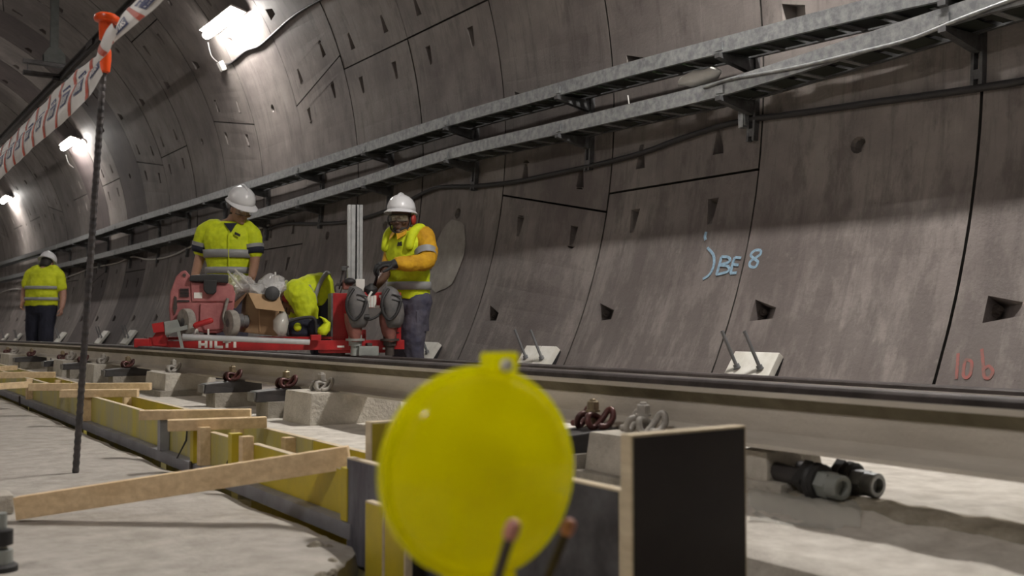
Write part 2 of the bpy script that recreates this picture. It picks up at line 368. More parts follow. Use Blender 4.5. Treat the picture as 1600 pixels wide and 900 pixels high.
def segment(k, lo, hi, feats, m, parent):
    """one curved concrete panel; lo/hi = edge angles at the two ring joints, feats = pockets (kind, fraction, angle)"""
    s0, s1 = RING0+k*RING+.008, RING0+(k+1)*RING-.008
    g = math.degrees(.008/RAD); lift = random.uniform(-.004, .004)
    tl = lambda u: lo[0]+(lo[1]-lo[0])*u+g
    th = lambda u: hi[0]+(hi[1]-hi[0])*u-g
    def P(u, v, d=0.): t = tl(u)+(th(u)-tl(u))*v; return wall_pt(t, s0+(s1-s0)*u, RAD+d+lift)
    rects = []
    for kind, fu, ang, w, h in feats:
        v = (ang-tl(fu))/(th(fu)-tl(fu)); dv = math.degrees(h/2/RAD)/(th(fu)-tl(fu)); du = w/2/RING
        if v-dv < .012 or v+dv > .988: continue
        rects.append((kind, fu-du, fu+du, v-dv, v+dv))
    us = [0., 1.]
    vs = {0., 1.}|{round(x, 5) for r in rects for x in r[3:5]}
    n = max(6, int((hi[0]-lo[0])/3.2))
    for i in range(1, n):
        x = i/n
        if all(not (r[3]-.012 < x < r[4]+.012) for r in rects): vs.add(x)
    vs = sorted(vs); b = MB(); idx = {}
    def vid(u, v, d=0.):
        key = (round(u, 5), round(v, 5), round(d, 4))
        if key not in idx: idx[key] = len(b.v); b.v.append(P(u, v, d))
        return idx[key]
    for j in range(len(vs)-1):
        v0, v1 = vs[j], vs[j+1]; vm = (v0+v1)/2
        ur = sorted({0., 1.}|{round(x, 5) for r in rects if r[3] < vm < r[4] for x in r[1:3]})
        for i in range(len(ur)-1):
            u0, u1 = ur[i], ur[i+1]; um = (u0+u1)/2
            hit = [r for r in rects if r[1] < um < r[2] and r[3] < vm < r[4]]
            if not hit:
                b.f.append((vid(u0, v0), vid(u1, v0), vid(u1, v1), vid(u0, v1))); continue
            kind = hit[0][0]; R4 = [vid(u0, v0), vid(u1, v0), vid(u1, v1), vid(u0, v1)]
            L_ = lambda x, y, d: (b.v.append(P(u0+(u1-u0)*x, v0+(v1-v0)*y, d)), len(b.v)-1)[1]
            if kind == 'hole':
                N = 12; rim = [L_(.5+.46*math.cos(2*PI*(q+.5)/N-.75*PI-PI/N*0), .5+.46*math.sin(2*PI*(q+.5)/N-.75*PI), 0) for q in range(N)]
                r2 = [L_(.5+.38*math.cos(2*PI*(q+.5)/N-.75*PI), .5+.38*math.sin(2*PI*(q+.5)/N-.75*PI), .03) for q in range(N)]
                dp = [L_(.5+.36*math.cos(2*PI*(q+.5)/N-.75*PI), .5+.36*math.sin(2*PI*(q+.5)/N-.75*PI), .085) for q in range(N)]
                # quadrant of each rim point -> nearest corner
                cor = []
                for q in range(N):
                    a = 2*PI*(q+.5)/N-.75*PI; x, y = math.cos(a), math.sin(a)
                    cor.append(R4[0] if x < 0 and y < 0 else R4[1] if x >= 0 and y < 0 else R4[2] if x >= 0 else R4[3])
                for q in range(N):
                    q2 = (q+1) % N; b.f.append((cor[q], rim[q2], rim[q]))
                    if cor[q] != cor[q2]: b.f.append((cor[q], cor[q2], rim[q2]))
                    b.f.append((rim[q], rim[q2], r2[q2], r2[q])); b.f.append((r2[q], r2[q2], dp[q2], dp[q]))
                b.f.append(tuple(dp)); continue
            # wedge pocket: wide deep end towards the joint it bolts across
            if kind == 'v+': T = [(.28, 0), (.72, 0), (1, 1), (0, 1)]; D = [.02, .02, .115, .115]
            elif kind == 'v-': T = [(0, 0), (1, 0), (.72, 1), (.28, 1)]; D = [.115, .115, .02, .02]
            else: T = [(0, .12), (1, -.0), (1, 1), (0, .62)]; D = [.015, .12, .12, .015]
            T = [(.02+.96*x, .02+.96*y) for x, y in T]
            q = [L_(x, y, 0) for x, y in T]
            fl = [L_(.5+(x-.5)*.86, .5+(y-.5)*.86, d) for (x, y), d in zip(T, D)]
            for e in range(4):
                e2 = (e+1) % 4
                b.f.append((R4[e], R4[e2], q[e2], q[e])); b.f.append((q[e], q[e2], fl[e2], fl[e]))
            b.f.append(tuple(fl))
    # rim returning into the joint
    loop = [(u, 0.) for u in us]+[(1., v) for v in vs[1:]]+[(u, 1.) for u in reversed(us[:-1])]+[(0., v) for v in reversed(vs[1:-1])]
    n = len(loop)
    for i in range(n):
        a, c = loop[i], loop[(i+1) % n]
        b.f.append((vid(*a), vid(*a, .14), vid(*c, .14), vid(*c)))
    nr = n; o = b.build('lining_segment', m, parent); o.data.materials.append(M['joint'])
    for p in o.data.polygons[len(o.data.polygons)-nr:]: p.material_index = 1
    return o

BASE_A, BASE_B, STEP = 17.3, -9.1, 51.43
SLANT = {2: 2.0, 5: -2.2, 7: 2.0, 10: 1.8, -1: 2.0, 13: -2, 16: 2, 19: -2, 22: 2}       # key joints lean
TYPE = {-4: 'B', -3: 'A', -2: 'B', -1: 'A', 0: 'A', 1: 'B', 2: 'B', 3: 'A', 4: 'A', 5: 'A', 6: 'B', 7: 'A', 8: 'B', 9: 'A', 10: 'A'}
bolt_src = None
for k in range(K0, K1+1):
    ty = TYPE.get(k, 'AB'[k % 2]); base = BASE_A if ty == 'A' else BASE_B; sl = SLANT.get(k, 0)
    joints = []
    for n in range(-2, 6):
        a = base+n*STEP
        tilt = sl*(1 if n % 2 == 0 else -1)
        joints.append((a-tilt, a+tilt))
    for j in range(len(joints)-1):
        lo, hi = joints[j], joints[j+1]
        if hi[0] < -36 or lo[0] > 216: continue
        lo = (max(lo[0], -41), max(lo[1], -41)); hi = (min(hi[0], 221), min(hi[1], 221)); mid = (lo[0]+hi[0])/2
        feats = []
        if mid < 135 and k <= 24:
            c = (joints[j][0]+joints[j+1][0])/2
            feats.append(('hole', .5, c, .115, .115))
            for fu in (.25, .78):
                feats.append(('v+', fu, (hi[0]*(1-fu)+hi[1]*fu)-3.4, .105, .19))
                feats.append(('v-', fu, (lo[0]*(1-fu)+lo[1]*fu)+3.4, .105, .19))
            for q in range(-2, 5):
                a = 4.35+26.65*q
                if max(lo)+6.0 < a < min(hi)-6.0 and abs(a-c) > 2.4: feats.append(('u+', .83, a, .19, .15))
        par = wall_right if mid < 45 else ceiling if mid < 135 else wall_left
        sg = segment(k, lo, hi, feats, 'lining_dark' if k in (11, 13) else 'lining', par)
        if par is wall_right and -2 <= k <= 4:
            for kind, fu, a, w_, h_ in feats:
                if kind == 'u+' and a < 0:                       # bolt heads seated in the lower pockets
                    p = wall_pt(a+.15, RING0+(k+fu+.034)*RING, RAD+.055); ax = V(-.55, .5, .0)+(p-V(CX, p.y, CZ)).normalized()*.1
                    bt = MB(); ax = V(0, -1, 0)+(V(CX, p.y, CZ)-p).normalized()*.6
                    bt.lathe(p-ax.normalized()*.03, ax, [(0, .034), (.008, .034), (.009, .024), (.035, .024), (.036, .012), (.055, .012)], 8)
                    bt.build('bolt', 'rust_rod', wall_right, smooth='auto')

# pale mortar patches and painted site marks on the wall (flat paint, a hair proud of the concrete)
def ribbon(px, wd, m, name, r=RAD-.0055, label=None):
    pts = smooth_path([(x, y, 0) for x, y in px], 6); b = MB(); P = [on_wall(p.x, p.y, r) for p in pts]
    for i, p in enumerate(P):
        d = (P[min(i+1, len(P)-1)]-P[max(i-1, 0)]).normalized(); nrm = (V(CX, p.y, CZ)-p).normalized(); s = d.cross(nrm)*wd/2
        b.v += [p+s, p-s, p+s-nrm*.006, p-s-nrm*.006]
    for i in range(len(P)-1):
        o = 4*i; b.f += [(o, o+4, o+5, o+1), (o, o+2, o+6, o+4), (o+1, o+5, o+7, o+3)]
    o = b.build(name, m, wall_right)
    if label: o['label'] = label
    return o
blue = [[(1103, 362), (1101, 369), (1102, 375)], [(1105, 387), (1114, 398), (1115, 413), (1109, 428), (1098, 436)],
        [(1127, 401), (1123, 416), (1119, 429)], [(1127, 401), (1138, 402), (1139, 409), (1125, 414), (1137, 416), (1137, 424), (1119, 429)],
        [(1148, 402), (1144, 413), (1141, 427)], [(1148, 402), (1158, 403)], [(1145, 413), (1154, 414)], [(1141, 427), (1151, 426)],
        [(1189, 391), (1180, 391), (1173, 398), (1178, 404), (1184, 409), (1180, 417), (1172, 416), (1172, 409), (1180, 403), (1188, 397), (1189, 391)]]
for st in blue: ribbon(st, .018, 'chalk', 'painted_mark')
for st in [[(1497, 552), (1496, 570), (1494, 592)], [(1507, 566), (1505, 585), (1510, 590), (1516, 584), (1518, 566), (1510, 562), (1507, 566)],
           [(1534, 545), (1536, 568), (1538, 588), (1546, 590), (1551, 580), (1545, 572), (1538, 576)]]:
    ribbon(st, .016, 'red_mark', 'painted_mark')
def patch(px, py, rw, rh):
    c = on_wall(px, py); t0 = math.degrees(math.atan2(c.z-CZ, c.x-CX)); b = MB(); N = 22; b.v.append(wall_pt(t0, c.y, RAD-.0052))
    for i in range(N):
        a = 2*PI*i/N; q = 1+.10*noise.noise(V(math.cos(a)*2, math.sin(a)*2, px))
        b.v.append(wall_pt(t0+math.degrees(rh*q*math.sin(a)/RAD), c.y+rw*q*math.cos(a), RAD-.0052))
    for i in range(N): b.f.append((0, 1+i, 1+(i+1) % N))
    b.build('mortar_patch', 'patch', wall_right)
patch(700, 400, .30, .36)

# ------------------------------------------------------------------ ground
def slab(name, poly, z0, z1, m, rough_=0., sub=0):
    b = MB(); b.prism([V(x, y, z0) for x, y in poly], V(0, 0, z1-z0)); return structure(b.build(name, m))
FLOOR = -.66
fb = MB(); fb.box((-3.0, S0, -1.2), (4.75, S1, FLOOR)); structure(fb.build('floor', 'earth'))
def edge_noise(y, a, sc, sd): return a*(noise.noise(V(y*sc, sd, 0))+.5*noise.noise(V(y*sc*3.1, sd+4, 0))+.35*noise.noise(V(y*sc*9, sd+9, 0)))
# walkway slab on the left with a ragged broken edge
def ragged_slab(name, xin, edge_fn, ys, ztop, zbot, m, nx=6, amp=.004):
    b = MB(); cols = []
    for y in ys:
        e = edge_fn(y); row = []
        xs = [xin+(e-xin)*(1-(1-i/nx)**1.7) for i in range(nx+1)]
        for i, x in enumerate(xs):
            drop = .012*max(0, 1-abs(e-x)/.03) if i == nx else 0
            row.append(V(x, y, ztop+amp*noise.noise(V(x*3, y*3, 1))*1.5-drop))
        row.append(V(e+.012*noise.noise(V(y*14, 3, 1)), y, ztop-.05)); row.append(V(e-.03, y, zbot)); cols.append(row)
    n = len(cols[0])
    for r in cols: b.v += r
    for j in range(len(cols)-1):
        for i in range(n-1): b.f.append((j*n+i, j*n+i+1, (j+1)*n+i+1, (j+1)*n+i))
    o = b.build(name, m, smooth='auto'); structure(o); return o
ys = [-5+.25*i for i in range(20)]+[0+.03*i for i in range(0, 150)]+[4.5+.12*i for i in range(60)]+[11.7+.8*i for i in range(42)]
def walk_edge(y):
    e = 1.022+edge_noise(y, .013, 3.1, 2.0)
    if y < 2.15: e -= .62*max(0, min(1, (2.15-y)/.55))**1.4-.012*noise.noise(V(y*30, 1, 1))
    return e
ragged_slab('walkway_slab', -2.9, walk_edge, ys, -.515, FLOOR-.02, M['slab'], 10, .005)
# track bed: flat cast strip with a shallow rough band under the rail, falling slightly to the far rail
def bed_edge(y): return (1.345 if y > 2.30 else 1.345+.13*min(1, (2.30-y)/.12))+edge_noise(y, .006, 5, 7.)
def lip_x(y): return 1.80+edge_noise(y, .022, 4.2, 11.)
def bed_z(x, y):
    e = bed_edge(y); near = max(0, min(1, (2.5-y)/.5)); lip = lip_x(y); z = -.405-max(0, x-e-.5)*.04
    if x < lip: z -= .034*near*min(1, max(0, lip-x)/.045)
    return z+dip(y)-.02*max(0, min(1, (y-2)/1.5))
b = MB(); cols = []
XS = [0, .02, .10, .20, .30, .36, .40, .45, .52, .62, .80, 1.0, 1.3, 1.7, 2.0, 2.28, 2.285]
for y in ys:
    e = bed_edge(y); row = [V(e, y, FLOOR-.02)]
    near = max(0, min(1, (2.5-y)/.5))
    for i, dx in enumerate(XS):
        x = e+dx; z = -.405-max(0, dx-.5)*.04
        lip = 1.80+edge_noise(y, .022, 4.2, 11.)
        if x < lip: z = -.405-.034*near*min(1, max(0, lip-x)/.045)
        z += dip(y)-.02*max(0, min(1, (y-2)/1.5))
        z += .006*noise.noise(V(x*6, y*6, 3))+(.010*noise.noise(V(x*16, y*16, 5)) if lip < x < lip+.3 else 0)
        if i == 0: z -= .012
        row.append(V(x, y, z))
    row.append(V(e+2.30, y, FLOOR-.02)); cols.append(row)
n = len(cols[0])
for r in cols: b.v += r
for j in range(len(cols)-1):
    for i in range(n-1): b.f.append((j*n+i, j*n+i+1, (j+1)*n+i+1, (j+1)*n+i))
bed = structure(b.build('track_bed', 'bed', smooth='auto'))
# gravelly mortar ridge left along the rail
b = MB(); rows = []
for y in [.2+.035*i for i in range(70)]:
    e = 1.83+edge_noise(y, .022, 4.2, 11.); wd = .17+.05*noise.noise(V(y*3, 2, 2)); rr = []
    for i in range(9):
        t = i/8; x = e+wd*t
        rr.append(V(x, y, dip(y)-.4085-max(0, x-1.9)*.04+.020*math.sin(PI*t)**.6*(1+.5*noise.noise(V(x*24, y*24, 8)))-(.012 if i in (0, 8) else 0)))
    rows.append(rr)
for r in rows: b.v += r
for j in range(len(rows)-1):
    for i in range(8): b.f.append((j*9+i, j*9+i+1, (j+1)*9+i+1, (j+1)*9+i))
tag(b.build('mortar_ridge', 'earth', smooth='auto'), None, None, kind='stuff')

# ------------------------------------------------------------------ rails
def rail(name, x, ztop, label, y0, y1):
    r = thing(name, label, 'rail', (x+.036, y0, ztop-.152))
    # half profile (x from centre, z from foot)
    head = [(-.036, .138), (-.035, .152), (-.029, .158), (-.018, .160), (.018, .160), (.029, .158), (.035, .152), (.036, .138)]
    side = [(-.0365, .124), (-.0365, .1379), (.0365, .1379), (.0365, .124)]
    under = [(-.0365, .1239), (.0365, .1239), (.012, .094), (-.012, .094)]
    body = [(-.070, 0), (-.070, .010), (-.030, .020), (-.0085, .034), (-.008, .100), (.008, .100), (.0085, .034), (.030, .020), (.070, .010), (.070, 0)]
    for nm, pf, mt in (('rail_head', head, 'rail_head'), ('rail_head_side', side, 'rail_side'), ('rail_shoulder', under, 'rail_under'), ('rail_web', body, 'rail_side')):
        q = MB(); n = len(pf); yy = [y0]+[i*1.0 for i in range(int(y0)+1, int(y1))]+[y1]
        for y in yy: q.v += [V(a, y-y0, c*.95+dip(y)) for a, c in pf]
        for i in range(len(yy)-1):
            for j in range(n): j2 = (j+1) % n; q.f.append((i*n+j, i*n+j2, (i+1)*n+j2, (i+1)*n+j))
        q.f += [tuple(range(n)), tuple((len(yy)-1)*n+j for j in reversed(range(n)))]
        q.build(nm, mt, r)
    return r
RX, RZ = 1.865, -.1432
FX, FZ = 3.37, -.228
rail('rail', RX, RZ, 'near running rail with dark head and dust covered web beside the formwork', -1.5, 44)
rail('rail', FX, FZ, 'far running rail, only its dark head showing behind the near rail', -1.5, 44)

# ------------------------------------------------------------------ tube lights along both walls
def tube_light(s, th, label, group=None, ln=1.25, dim=False, px=None):
    c = on_wall(*px, RAD-.17) if px else wall_pt(th, s, RAD-.17); s = c.y; nrm = (V(CX, s, CZ)-c).normalized(); tg = V(0, 1, 0); up = nrm.cross(tg); wl = nrm.copy()
    if up.z > 0: up = -up
    nrm = (nrm+up*.9).normalized(); up = (up-nrm*up.dot(nrm)).normalized()
    t = thing('tube_lamp', label, 'lamp', c, group)
    q = MB(); q.loft([(tg*d, up*(.055*k), nrm*(.045*k)) for d, k in ((-ln/2, .55), (-ln/2+.02, .9), (-ln/2+.05, 1), (ln/2-.05, 1), (ln/2-.02, .9), (ln/2, .55))], 12)
    q.build('diffuser', dim or 'tube_light', t, smooth='auto')
    q = MB(); q.box((-.10, -ln/2-.01, -.012), (.10, ln/2+.01, .012), Matrix.Translation(-nrm*.058) @ Matrix((up, tg, nrm)).transposed().to_4x4())
    q.build('housing', 'white_cable', t)
    for d in (-.42, .42):
        q = MB(); q.bar(tg*d-nrm*.06, tg*d-wl*.19, .03, .03, tg); q.build('bracket', 'galv', t)
    return t
tube_light(13.15, 34.2, 'long lit tube lamp high on the right wall above the worker in goggles', px=(345, 39))
tube_light(23.6, 33.0, 'lit tube lamp further down the wall, seen just left of the thin steel post', px=(107, 226))
tube_light(33.6, 31.0, 'farthest lit tube lamp, cut by the left edge of the photo', px=(8, 313))
tube_light(3.1, 36.0, 'lit tube lamp on the right wall above the upper edge of the picture', dim='tube_light_right')
tube_light(43.6, 33.0, 'lit tube lamp at the far end of the right wall')
tube_light(.2, 146, 'bright tube lamp on the left wall level with the foreground, outside the picture', dim='tube_light_near')
for s in (10.4, 20.6, 30.8, 41): tube_light(s, 146, 'lit tube lamp on the left wall outside the picture', 'tube lamps on the left wall', dim='tube_light_dim')

# ------------------------------------------------------------------ cable trays, their wall brackets and the cables
LO = smooth_path([on_wall(x, y, RAD-.335) for x, y in [(1590, -24), (1500, 3), (1150, 118), (1000, 158), (845, 196), (700, 232), (560, 278), (420, 322), (300, 357), (160, 395), (80, 415), (5, 433)]], 5)
HI = smooth_path([on_wall(x, y, RAD-.335) for x, y in [(1600, -60), (1340, 2), (1150, 52), (1000, 92), (845, 137), (700, 180), (520, 240), (330, 302), (200, 343), (100, 378), (5, 408)]], 5)
for path in (LO, HI):
    d = (path[0]-path[3]).normalized(); path.insert(0, path[0]+d*((path[0].y+1.0)/-d.y if d.y < 0 else 0)); path.append(path[-1]+(path[-1]-path[-2]).normalized()*9)
def along(path, y):
    for a, c in zip(path, path[1:]):
        if a.y <= y <= c.y: return a+(c-a)*((y-a.y)/(c.y-a.y))
    return path[0] if y < path[0].y else path[-1]
def inward(p): return (V(CX, p.y, CZ)-p).normalized()
def tray(name, path, label, rung_mat, hh=.10, wd=.275):
    """ladder tray: path is the front side rail's top edge"""
    t = thing(name, label, 'cable tray', path[len(path)//2])
    O = t.location
    fr = MB(); bk = MB()
    for off, q in ((0, fr), (wd, bk)):
        o = len(q.v)
        for p in path:
            x = p.x+off-.0
            for dx, dz in ((0, 0), (0, -hh), (.028, -hh), (.028, -hh+.006), (.006, -hh+.006), (.006, -.006), (.028, -.006), (.028, 0)):
                sx = dx if off == 0 else -dx
                q.v.append(V(x+sx, p.y, p.z+dz)-O)
        for i in range(len(path)-1):
            for j in range(8):
                j2 = (j+1) % 8; q.f.append((o+i*8+j, o+i*8+j2, o+(i+1)*8+j2, o+(i+1)*8+j))
        q.f.append(tuple(o+j for j in range(8))); q.f.append(tuple(o+(len(path)-1)*8+j for j in reversed(range(8))))
    fr.build('side_rail', 'galv', t); bk.build('side_rail', 'galv_dark', t)
    sh = MB(); y = 1.0; k_ = 0
    while y < 30:                                               # dark bottom sheets between the rungs
        a, c = along(path, y+.02), along(path, y+.28)
        for p in (a, c):
            for dx, dz in ((.006, .012), (wd-.035, .012), (wd-.035, .009), (.006, .009)): sh.v.append(V(p.x+dx, p.y, p.z-hh+dz)-O)
        o = 8*k_; sh.f += [(o, o+1, o+2, o+3), (o+7, o+6, o+5, o+4)]+[(o+j, o+4+j, o+4+(j+1) % 4, o+(j+1) % 4) for j in range(4)]; k_ += 1; y += .30
    o = sh.build('bottom_sheet', 'tray_mesh', t); o['kind'] = 'stuff'
    me = None
    y = 1.5
    while y < 30:
        p = along(path, y)
        if me is None:
            q = MB(); q.box((.01, -.02, -.016), (wd-.01, .02, .0)); o = q.build('rung', rung_mat, t); me = o.data
        else: o = bpy.data.objects.new('rung', me); COL.objects.link(o); o.parent = t
        o.location = V(p.x, p.y, p.z-hh+.018)-O; y += .30
    return t
tray('cable_tray', LO, 'lower galvanised ladder cable tray running along the right wall', 'galv')
tray('cable_tray', HI, 'upper galvanised ladder cable tray with dark cables along the right wall', 'galv_dark')
def lying_cable(path, dx, dz, r, m, label, sag=.0, cat='cable'):
    pts = []; y = .5; i = 0
    while y < 34:
        p = along(path, y); pts.append(V(p.x+dx+.02*math.sin(y*1.3+dx*40), y, p.z+dz+sag*noise.noise(V(y*.9, dx*9, 0)))); y += .4
    q = MB(); q.tube(pts, r, 7); o = q.build('cable', m, smooth=True); return tag(o, label, cat)
lying_cable(HI, .17, -.062, .021, 'green_cable', 'thick dark green cable lying in the upper tray near the wall')
lying_cable(HI, .115, -.062, .019, 'green_cable', 'dark green cable in the middle of the upper tray')
lying_cable(HI, .062, -.062, .019, 'black_cable', 'black cable in the upper tray behind the front side rail')
lying_cable(LO, .10, -.062, .019, 'black_cable', 'black cable lying in the middle of the lower tray')
lying_cable(LO, .16, -.062, .021, 'black_cable', 'thick black cable lying in the lower tray near the wall')
# pale cable hanging loosely below the near end of the lower tray
q = MB(); q.tube(smooth_path([on_wall(x, y, RAD-.345) for x, y in [(1596, -6), (1500, 30), (1420, 62), (1330, 85), (1250, 104), (1180, 117), (1140, 124), (1100, 137)]]), .011, 7)
tag(q.build('cable', 'galv', smooth=True), 'slim grey conduit sagging under the near end of the lower tray', 'cable')
# wall brackets: one slotted post with two arms and the lower stub
k = 0
for y in [2.95, 4.5, 6.2, 7.9, 9.6, 11.4, 13.2, 15.0, 16.8, 18.6, 20.6, 22.6, 24.6, 26.6, 28.6]:
    a = along(HI, y); c = along(LO, y)
    base = wall_pt(-2, y); t = thing('tray_bracket', '', 'bracket', base); O = t.location
    t['label'] = ['tray bracket on the right wall above the frame edge', 'tray bracket with slotted post in line with the pale blue wall mark'][k] if k < 2 else \
        ['tray bracket third from the right edge, above the two white pads', 'tray bracket fourth from the right, over the standing worker with gloves', 'tray bracket fifth from the right, behind the aluminium column'][k-2] if k < 5 else 'galvanised bracket carrying both cable trays further down the wall'
    t['group'] = 'brackets under the cable trays'
    zt, zb = a.z-.02, c.z-.36
    q = MB(); N = 8
    for x_ in (-.024, .024):
        o = len(q.v)
        for i in range(N+1):
            z = zb+(zt-zb)*i/N; xw = CX+math.sqrt(RAD*RAD-(z-CZ)**2)
            for dx in (-.045, -.003):
                for dy in (-.009, .009): q.v.append(V(xw+dx, y+x_+dy, z)-O)
        for i in range(N):
            s_ = o+4*i
            q.f += [(s_, s_+1, s_+5, s_+4), (s_+1, s_+3, s_+7, s_+5), (s_+3, s_+2, s_+6, s_+7), (s_+2, s_, s_+4, s_+6)]
        q.f += [(o+2, o+3, o+1, o), (o+4*N, o+4*N+1, o+4*N+3, o+4*N+2)]
    for z in [zb+.03+.14*i for i in range(int((zt-zb)/.14))]:
        xw = CX+math.sqrt(RAD*RAD-(z-CZ)**2); q.box(tuple(V(xw-.042, y-.022, z)-O), tuple(V(xw-.034, y+.022, z+.05)-O))
    q.build('post', 'galv_dark', t)
    for p in (a, c):
        z = p.z-.103; xw = CX+math.sqrt(RAD*RAD-(z-CZ)**2)-.02; q = MB()
        A = [V(p.x-.025, y-.022, z), V(p.x-.025, y-.022, z-.028), V(xw-.05, y-.022, z-.085), V(xw, y-.022, z-.085), V(xw, y-.022, z)]
        q.prism([w_-O for w_ in A], V(0, .044, 0)); q.build('arm', 'galv_dark', t)
        q = MB(); q.box(tuple(V(p.x-.012, y-.03, p.z-.085)-O), tuple(V(p.x-.0015, y+.03, p.z-.035)-O)); q.build('clamp', 'galv', t)
    k += 1
# white rag on the lower tray, white cable tie
q = MB(); c = on_wall(1085, 128, RAD-.28); q.ell(c+V(.04, 0, .035), V(.05, 0, 0), V(0, .20, 0), V(0, 0, .05), 18, 10)
o = q.build('rag', 'cloth_white', smooth=True, org=c); crumple(o, .02, 14); tag(o, 'crumpled white rag left on top of the lower cable tray', 'rag')
q = MB(); q.tube([on_wall(x, y, RAD-.315) for x, y in [(981, 149), (983, 163), (978, 170), (962, 184)]], .005, 6)
tag(q.build('cable_tie', 'white_cable', smooth=True), 'loose white cable tie dangling from the lower tray', 'cable tie')

# black service cable hung along the wall under the trays
pts = [on_wall(x, y, RAD-.028) for x, y in [(1640, 116), (1600, 126), (1500, 142), (1380, 158), (1270, 174), (1185, 185), (1130, 196), (1060, 218), (1000, 240), (930, 258), (860, 273), (800, 285), (740, 291), (697, 292), (672, 297), (630, 318), (585, 336), (540, 347), (490, 350), (445, 350), (420, 358)]]
q = MB(); q.tube(smooth_path(pts), .021, 8)
tag(q.build('service_cable', 'black_cable', smooth=True), 'thick black service cable draped along the wall below the trays', 'cable')
pts = [on_wall(x, y, RAD-.03) for x, y in [(420, 352), (385, 362), (345, 370), (307, 381), (275, 397), (250, 404), (228, 405), (207, 401), (185, 410), (157, 416), (140, 420), (122, 427), (100, 435), (78, 444), (60, 450), (40, 452), (18, 452), (0, 458)]]
q = MB(); q.tube(smooth_path(pts), .016, 7)
tag(q.build('cable', 'white_cable', smooth=True), 'grey cable looping along the wall behind the two far workers', 'cable')
for (x, y) in [(1167, 183), (157, 415)]:
    c = on_wall(x, y, RAD-.03); q = MB(); q.box((-.05, -.03, -.06), (.02, .03, .06)); q.box((-.06, -.02, -.075), (.0, .02, .075))
    o = q.build('cable_clamp', 'galv', org=c); o.data.transform(Matrix.Translation(c)); tag(o, 'galvanised clamp holding the black service cable under the lower tray' if x > 800 else 'bright clamp on the grey cable beside the thin steel post', 'clamp')
# feed cable and junction box of the near tube lamp
pts = [on_wall(x, y, RAD-.015) for x, y in [(620, -62), (560, -30), (500, 0), (460, 24), (428, 52), (405, 72), (384, 80), (362, 98), (352, 100)]]
q = MB(); q.tube(smooth_path(pts), .014, 6); tag(q.build('lamp_cable', 'black_cable', smooth=True), 'black feed cable running to the junction box below the near lamp', 'cable')
c = on_wall(350, 102, RAD); q = MB(); n_ = inward(c)
q.bar(c+n_*.0, c+n_*.07, .13, .10, V(0, 1, 0)); o = q.build('junction_box', 'white_cable', bevel=.008, org=c); tag(o, 'small pale junction box on the wall below the near tube lamp', 'junction box')
for (x0, y0), (x1, y1), lb in [((325, 66), (340, 97), 'thin white lead from near lamp to junction box'), ((103, 242), (115, 262), 'thin white lead hanging from the lamp left of the post')]:
    a, c = on_wall(x0, y0, RAD-.08), on_wall(x1, y1, RAD-.03); q = MB(); q.tube(smooth_path([a, (a+c)/2+V(-.02, 0, -.05), c]), .007, 6)
    tag(q.build('lamp_lead', 'white_cable', smooth=True), lb, 'cable')

# ------------------------------------------------------------------ overhead conductor rail with its hanger
BX, BZ = 2.90, 3.70
q = MB(); q.prism([V(BX+x, 1, BZ+z) for x, z in ((-.045, .055), (-.045, .040), (-.012, .035), (-.028, -.02), (-.028, -.055), (.028, -.055), (.028, -.02), (.012, .035), (.045, .040), (.045, .055))], V(0, 41, 0))
for k_ in range(4):
    y0 = 4+k_*10; q.box((BX-.05, y0, BZ-.04), (BX+.05, y0+.4, BZ+.03))
tag(q.build('conductor_rail', 'conductor'), 'dark overhead conductor rail crossing the top left corner', 'conductor rail')
for j, y0 in enumerate((16.4, 26.2, 36)):
    t = thing('conductor_hanger', ['grey hanger post with cross beams carrying the overhead conductor, top left', 'second conductor hanger, far down the tunnel behind the tape', 'third conductor hanger, deepest in the tunnel'][j], 'hanger', (BX-.10, y0, BZ)); O = t.location
    top = CZ+math.sqrt(RAD**2-(O.x-CX)**2)-.01-BZ
    q = MB(); q.box((-.055, -.045, .22), (.055, .045, top)); q.build('post', 'hanger', t)
    q = MB(); q.prism([V(-.15, -.07, .20), V(.15, -.07, .20), V(.15, -.07, .32), V(.08, -.07, .42), V(-.08, -.07, .42), V(-.15, -.07, .32)], V(0, .02, 0))
    q.prism([V(-.15, .05, .20), V(.15, .05, .20), V(.15, .05, .32), V(.08, .05, .42), V(-.08, .05, .42), V(-.15, .05, .32)], V(0, .02, 0)); q.build('gusset_plate', 'hanger', t)
    for z_ in (.15, -.02):
        q = MB(); q.box((-.42, -.05, z_), (.42, .05, z_+.06)); q.build('cross_beam', 'steel_dark', t)
    for x_ in (-.36, .36):
        q = MB(); q.tube([V(x_, 0, .0), V(x_, 0, .17)], .010, 6); q.build('threaded_rod', 'galv_dark', t)
    q = MB(); q.box((-.02, -.05, -.06), (.22, .05, .0)); q.build('conductor_clamp', 'steel_dark', t)

# ------------------------------------------------------------------ sleeper blocks, base plates and spring clips along the near rail
def s_of(px, X):
    """distance along the tunnel at which the line at lateral X passes pixel column px"""
    k = (px-800)/FPX; c, s_ = math.cos(YAW), math.sin(YAW)
    return X*(c-k*s_*math.cos(PITCH))/(s_+k*c*math.cos(PITCH)) if abs(s_+k*c) > 1e-6 else 99
def clip_mesh(q, c, sx=1., sc=1.):
    """W-shaped spring clip: two tall loops either side of the bolt, their toes on the rail foot (+X)"""
    for sy in (-1, 1):
        pts = [V(.026, sy*.012, .016), V(-.006, sy*.013, .030), V(-.030, sy*.018, .030), V(-.036, sy*.026, .010), V(-.022, sy*.032, -.002), V(.006, sy*.034, .020), V(.022, sy*.040, .044), V(.026, sy*.054, .044), V(.018, sy*.064, .022), V(-.004, sy*.064, .004), V(-.026, sy*.058, .004)]
        q.tube([c+p*sc for p in smooth_path(pts, 4)], .0088*sc, 8)
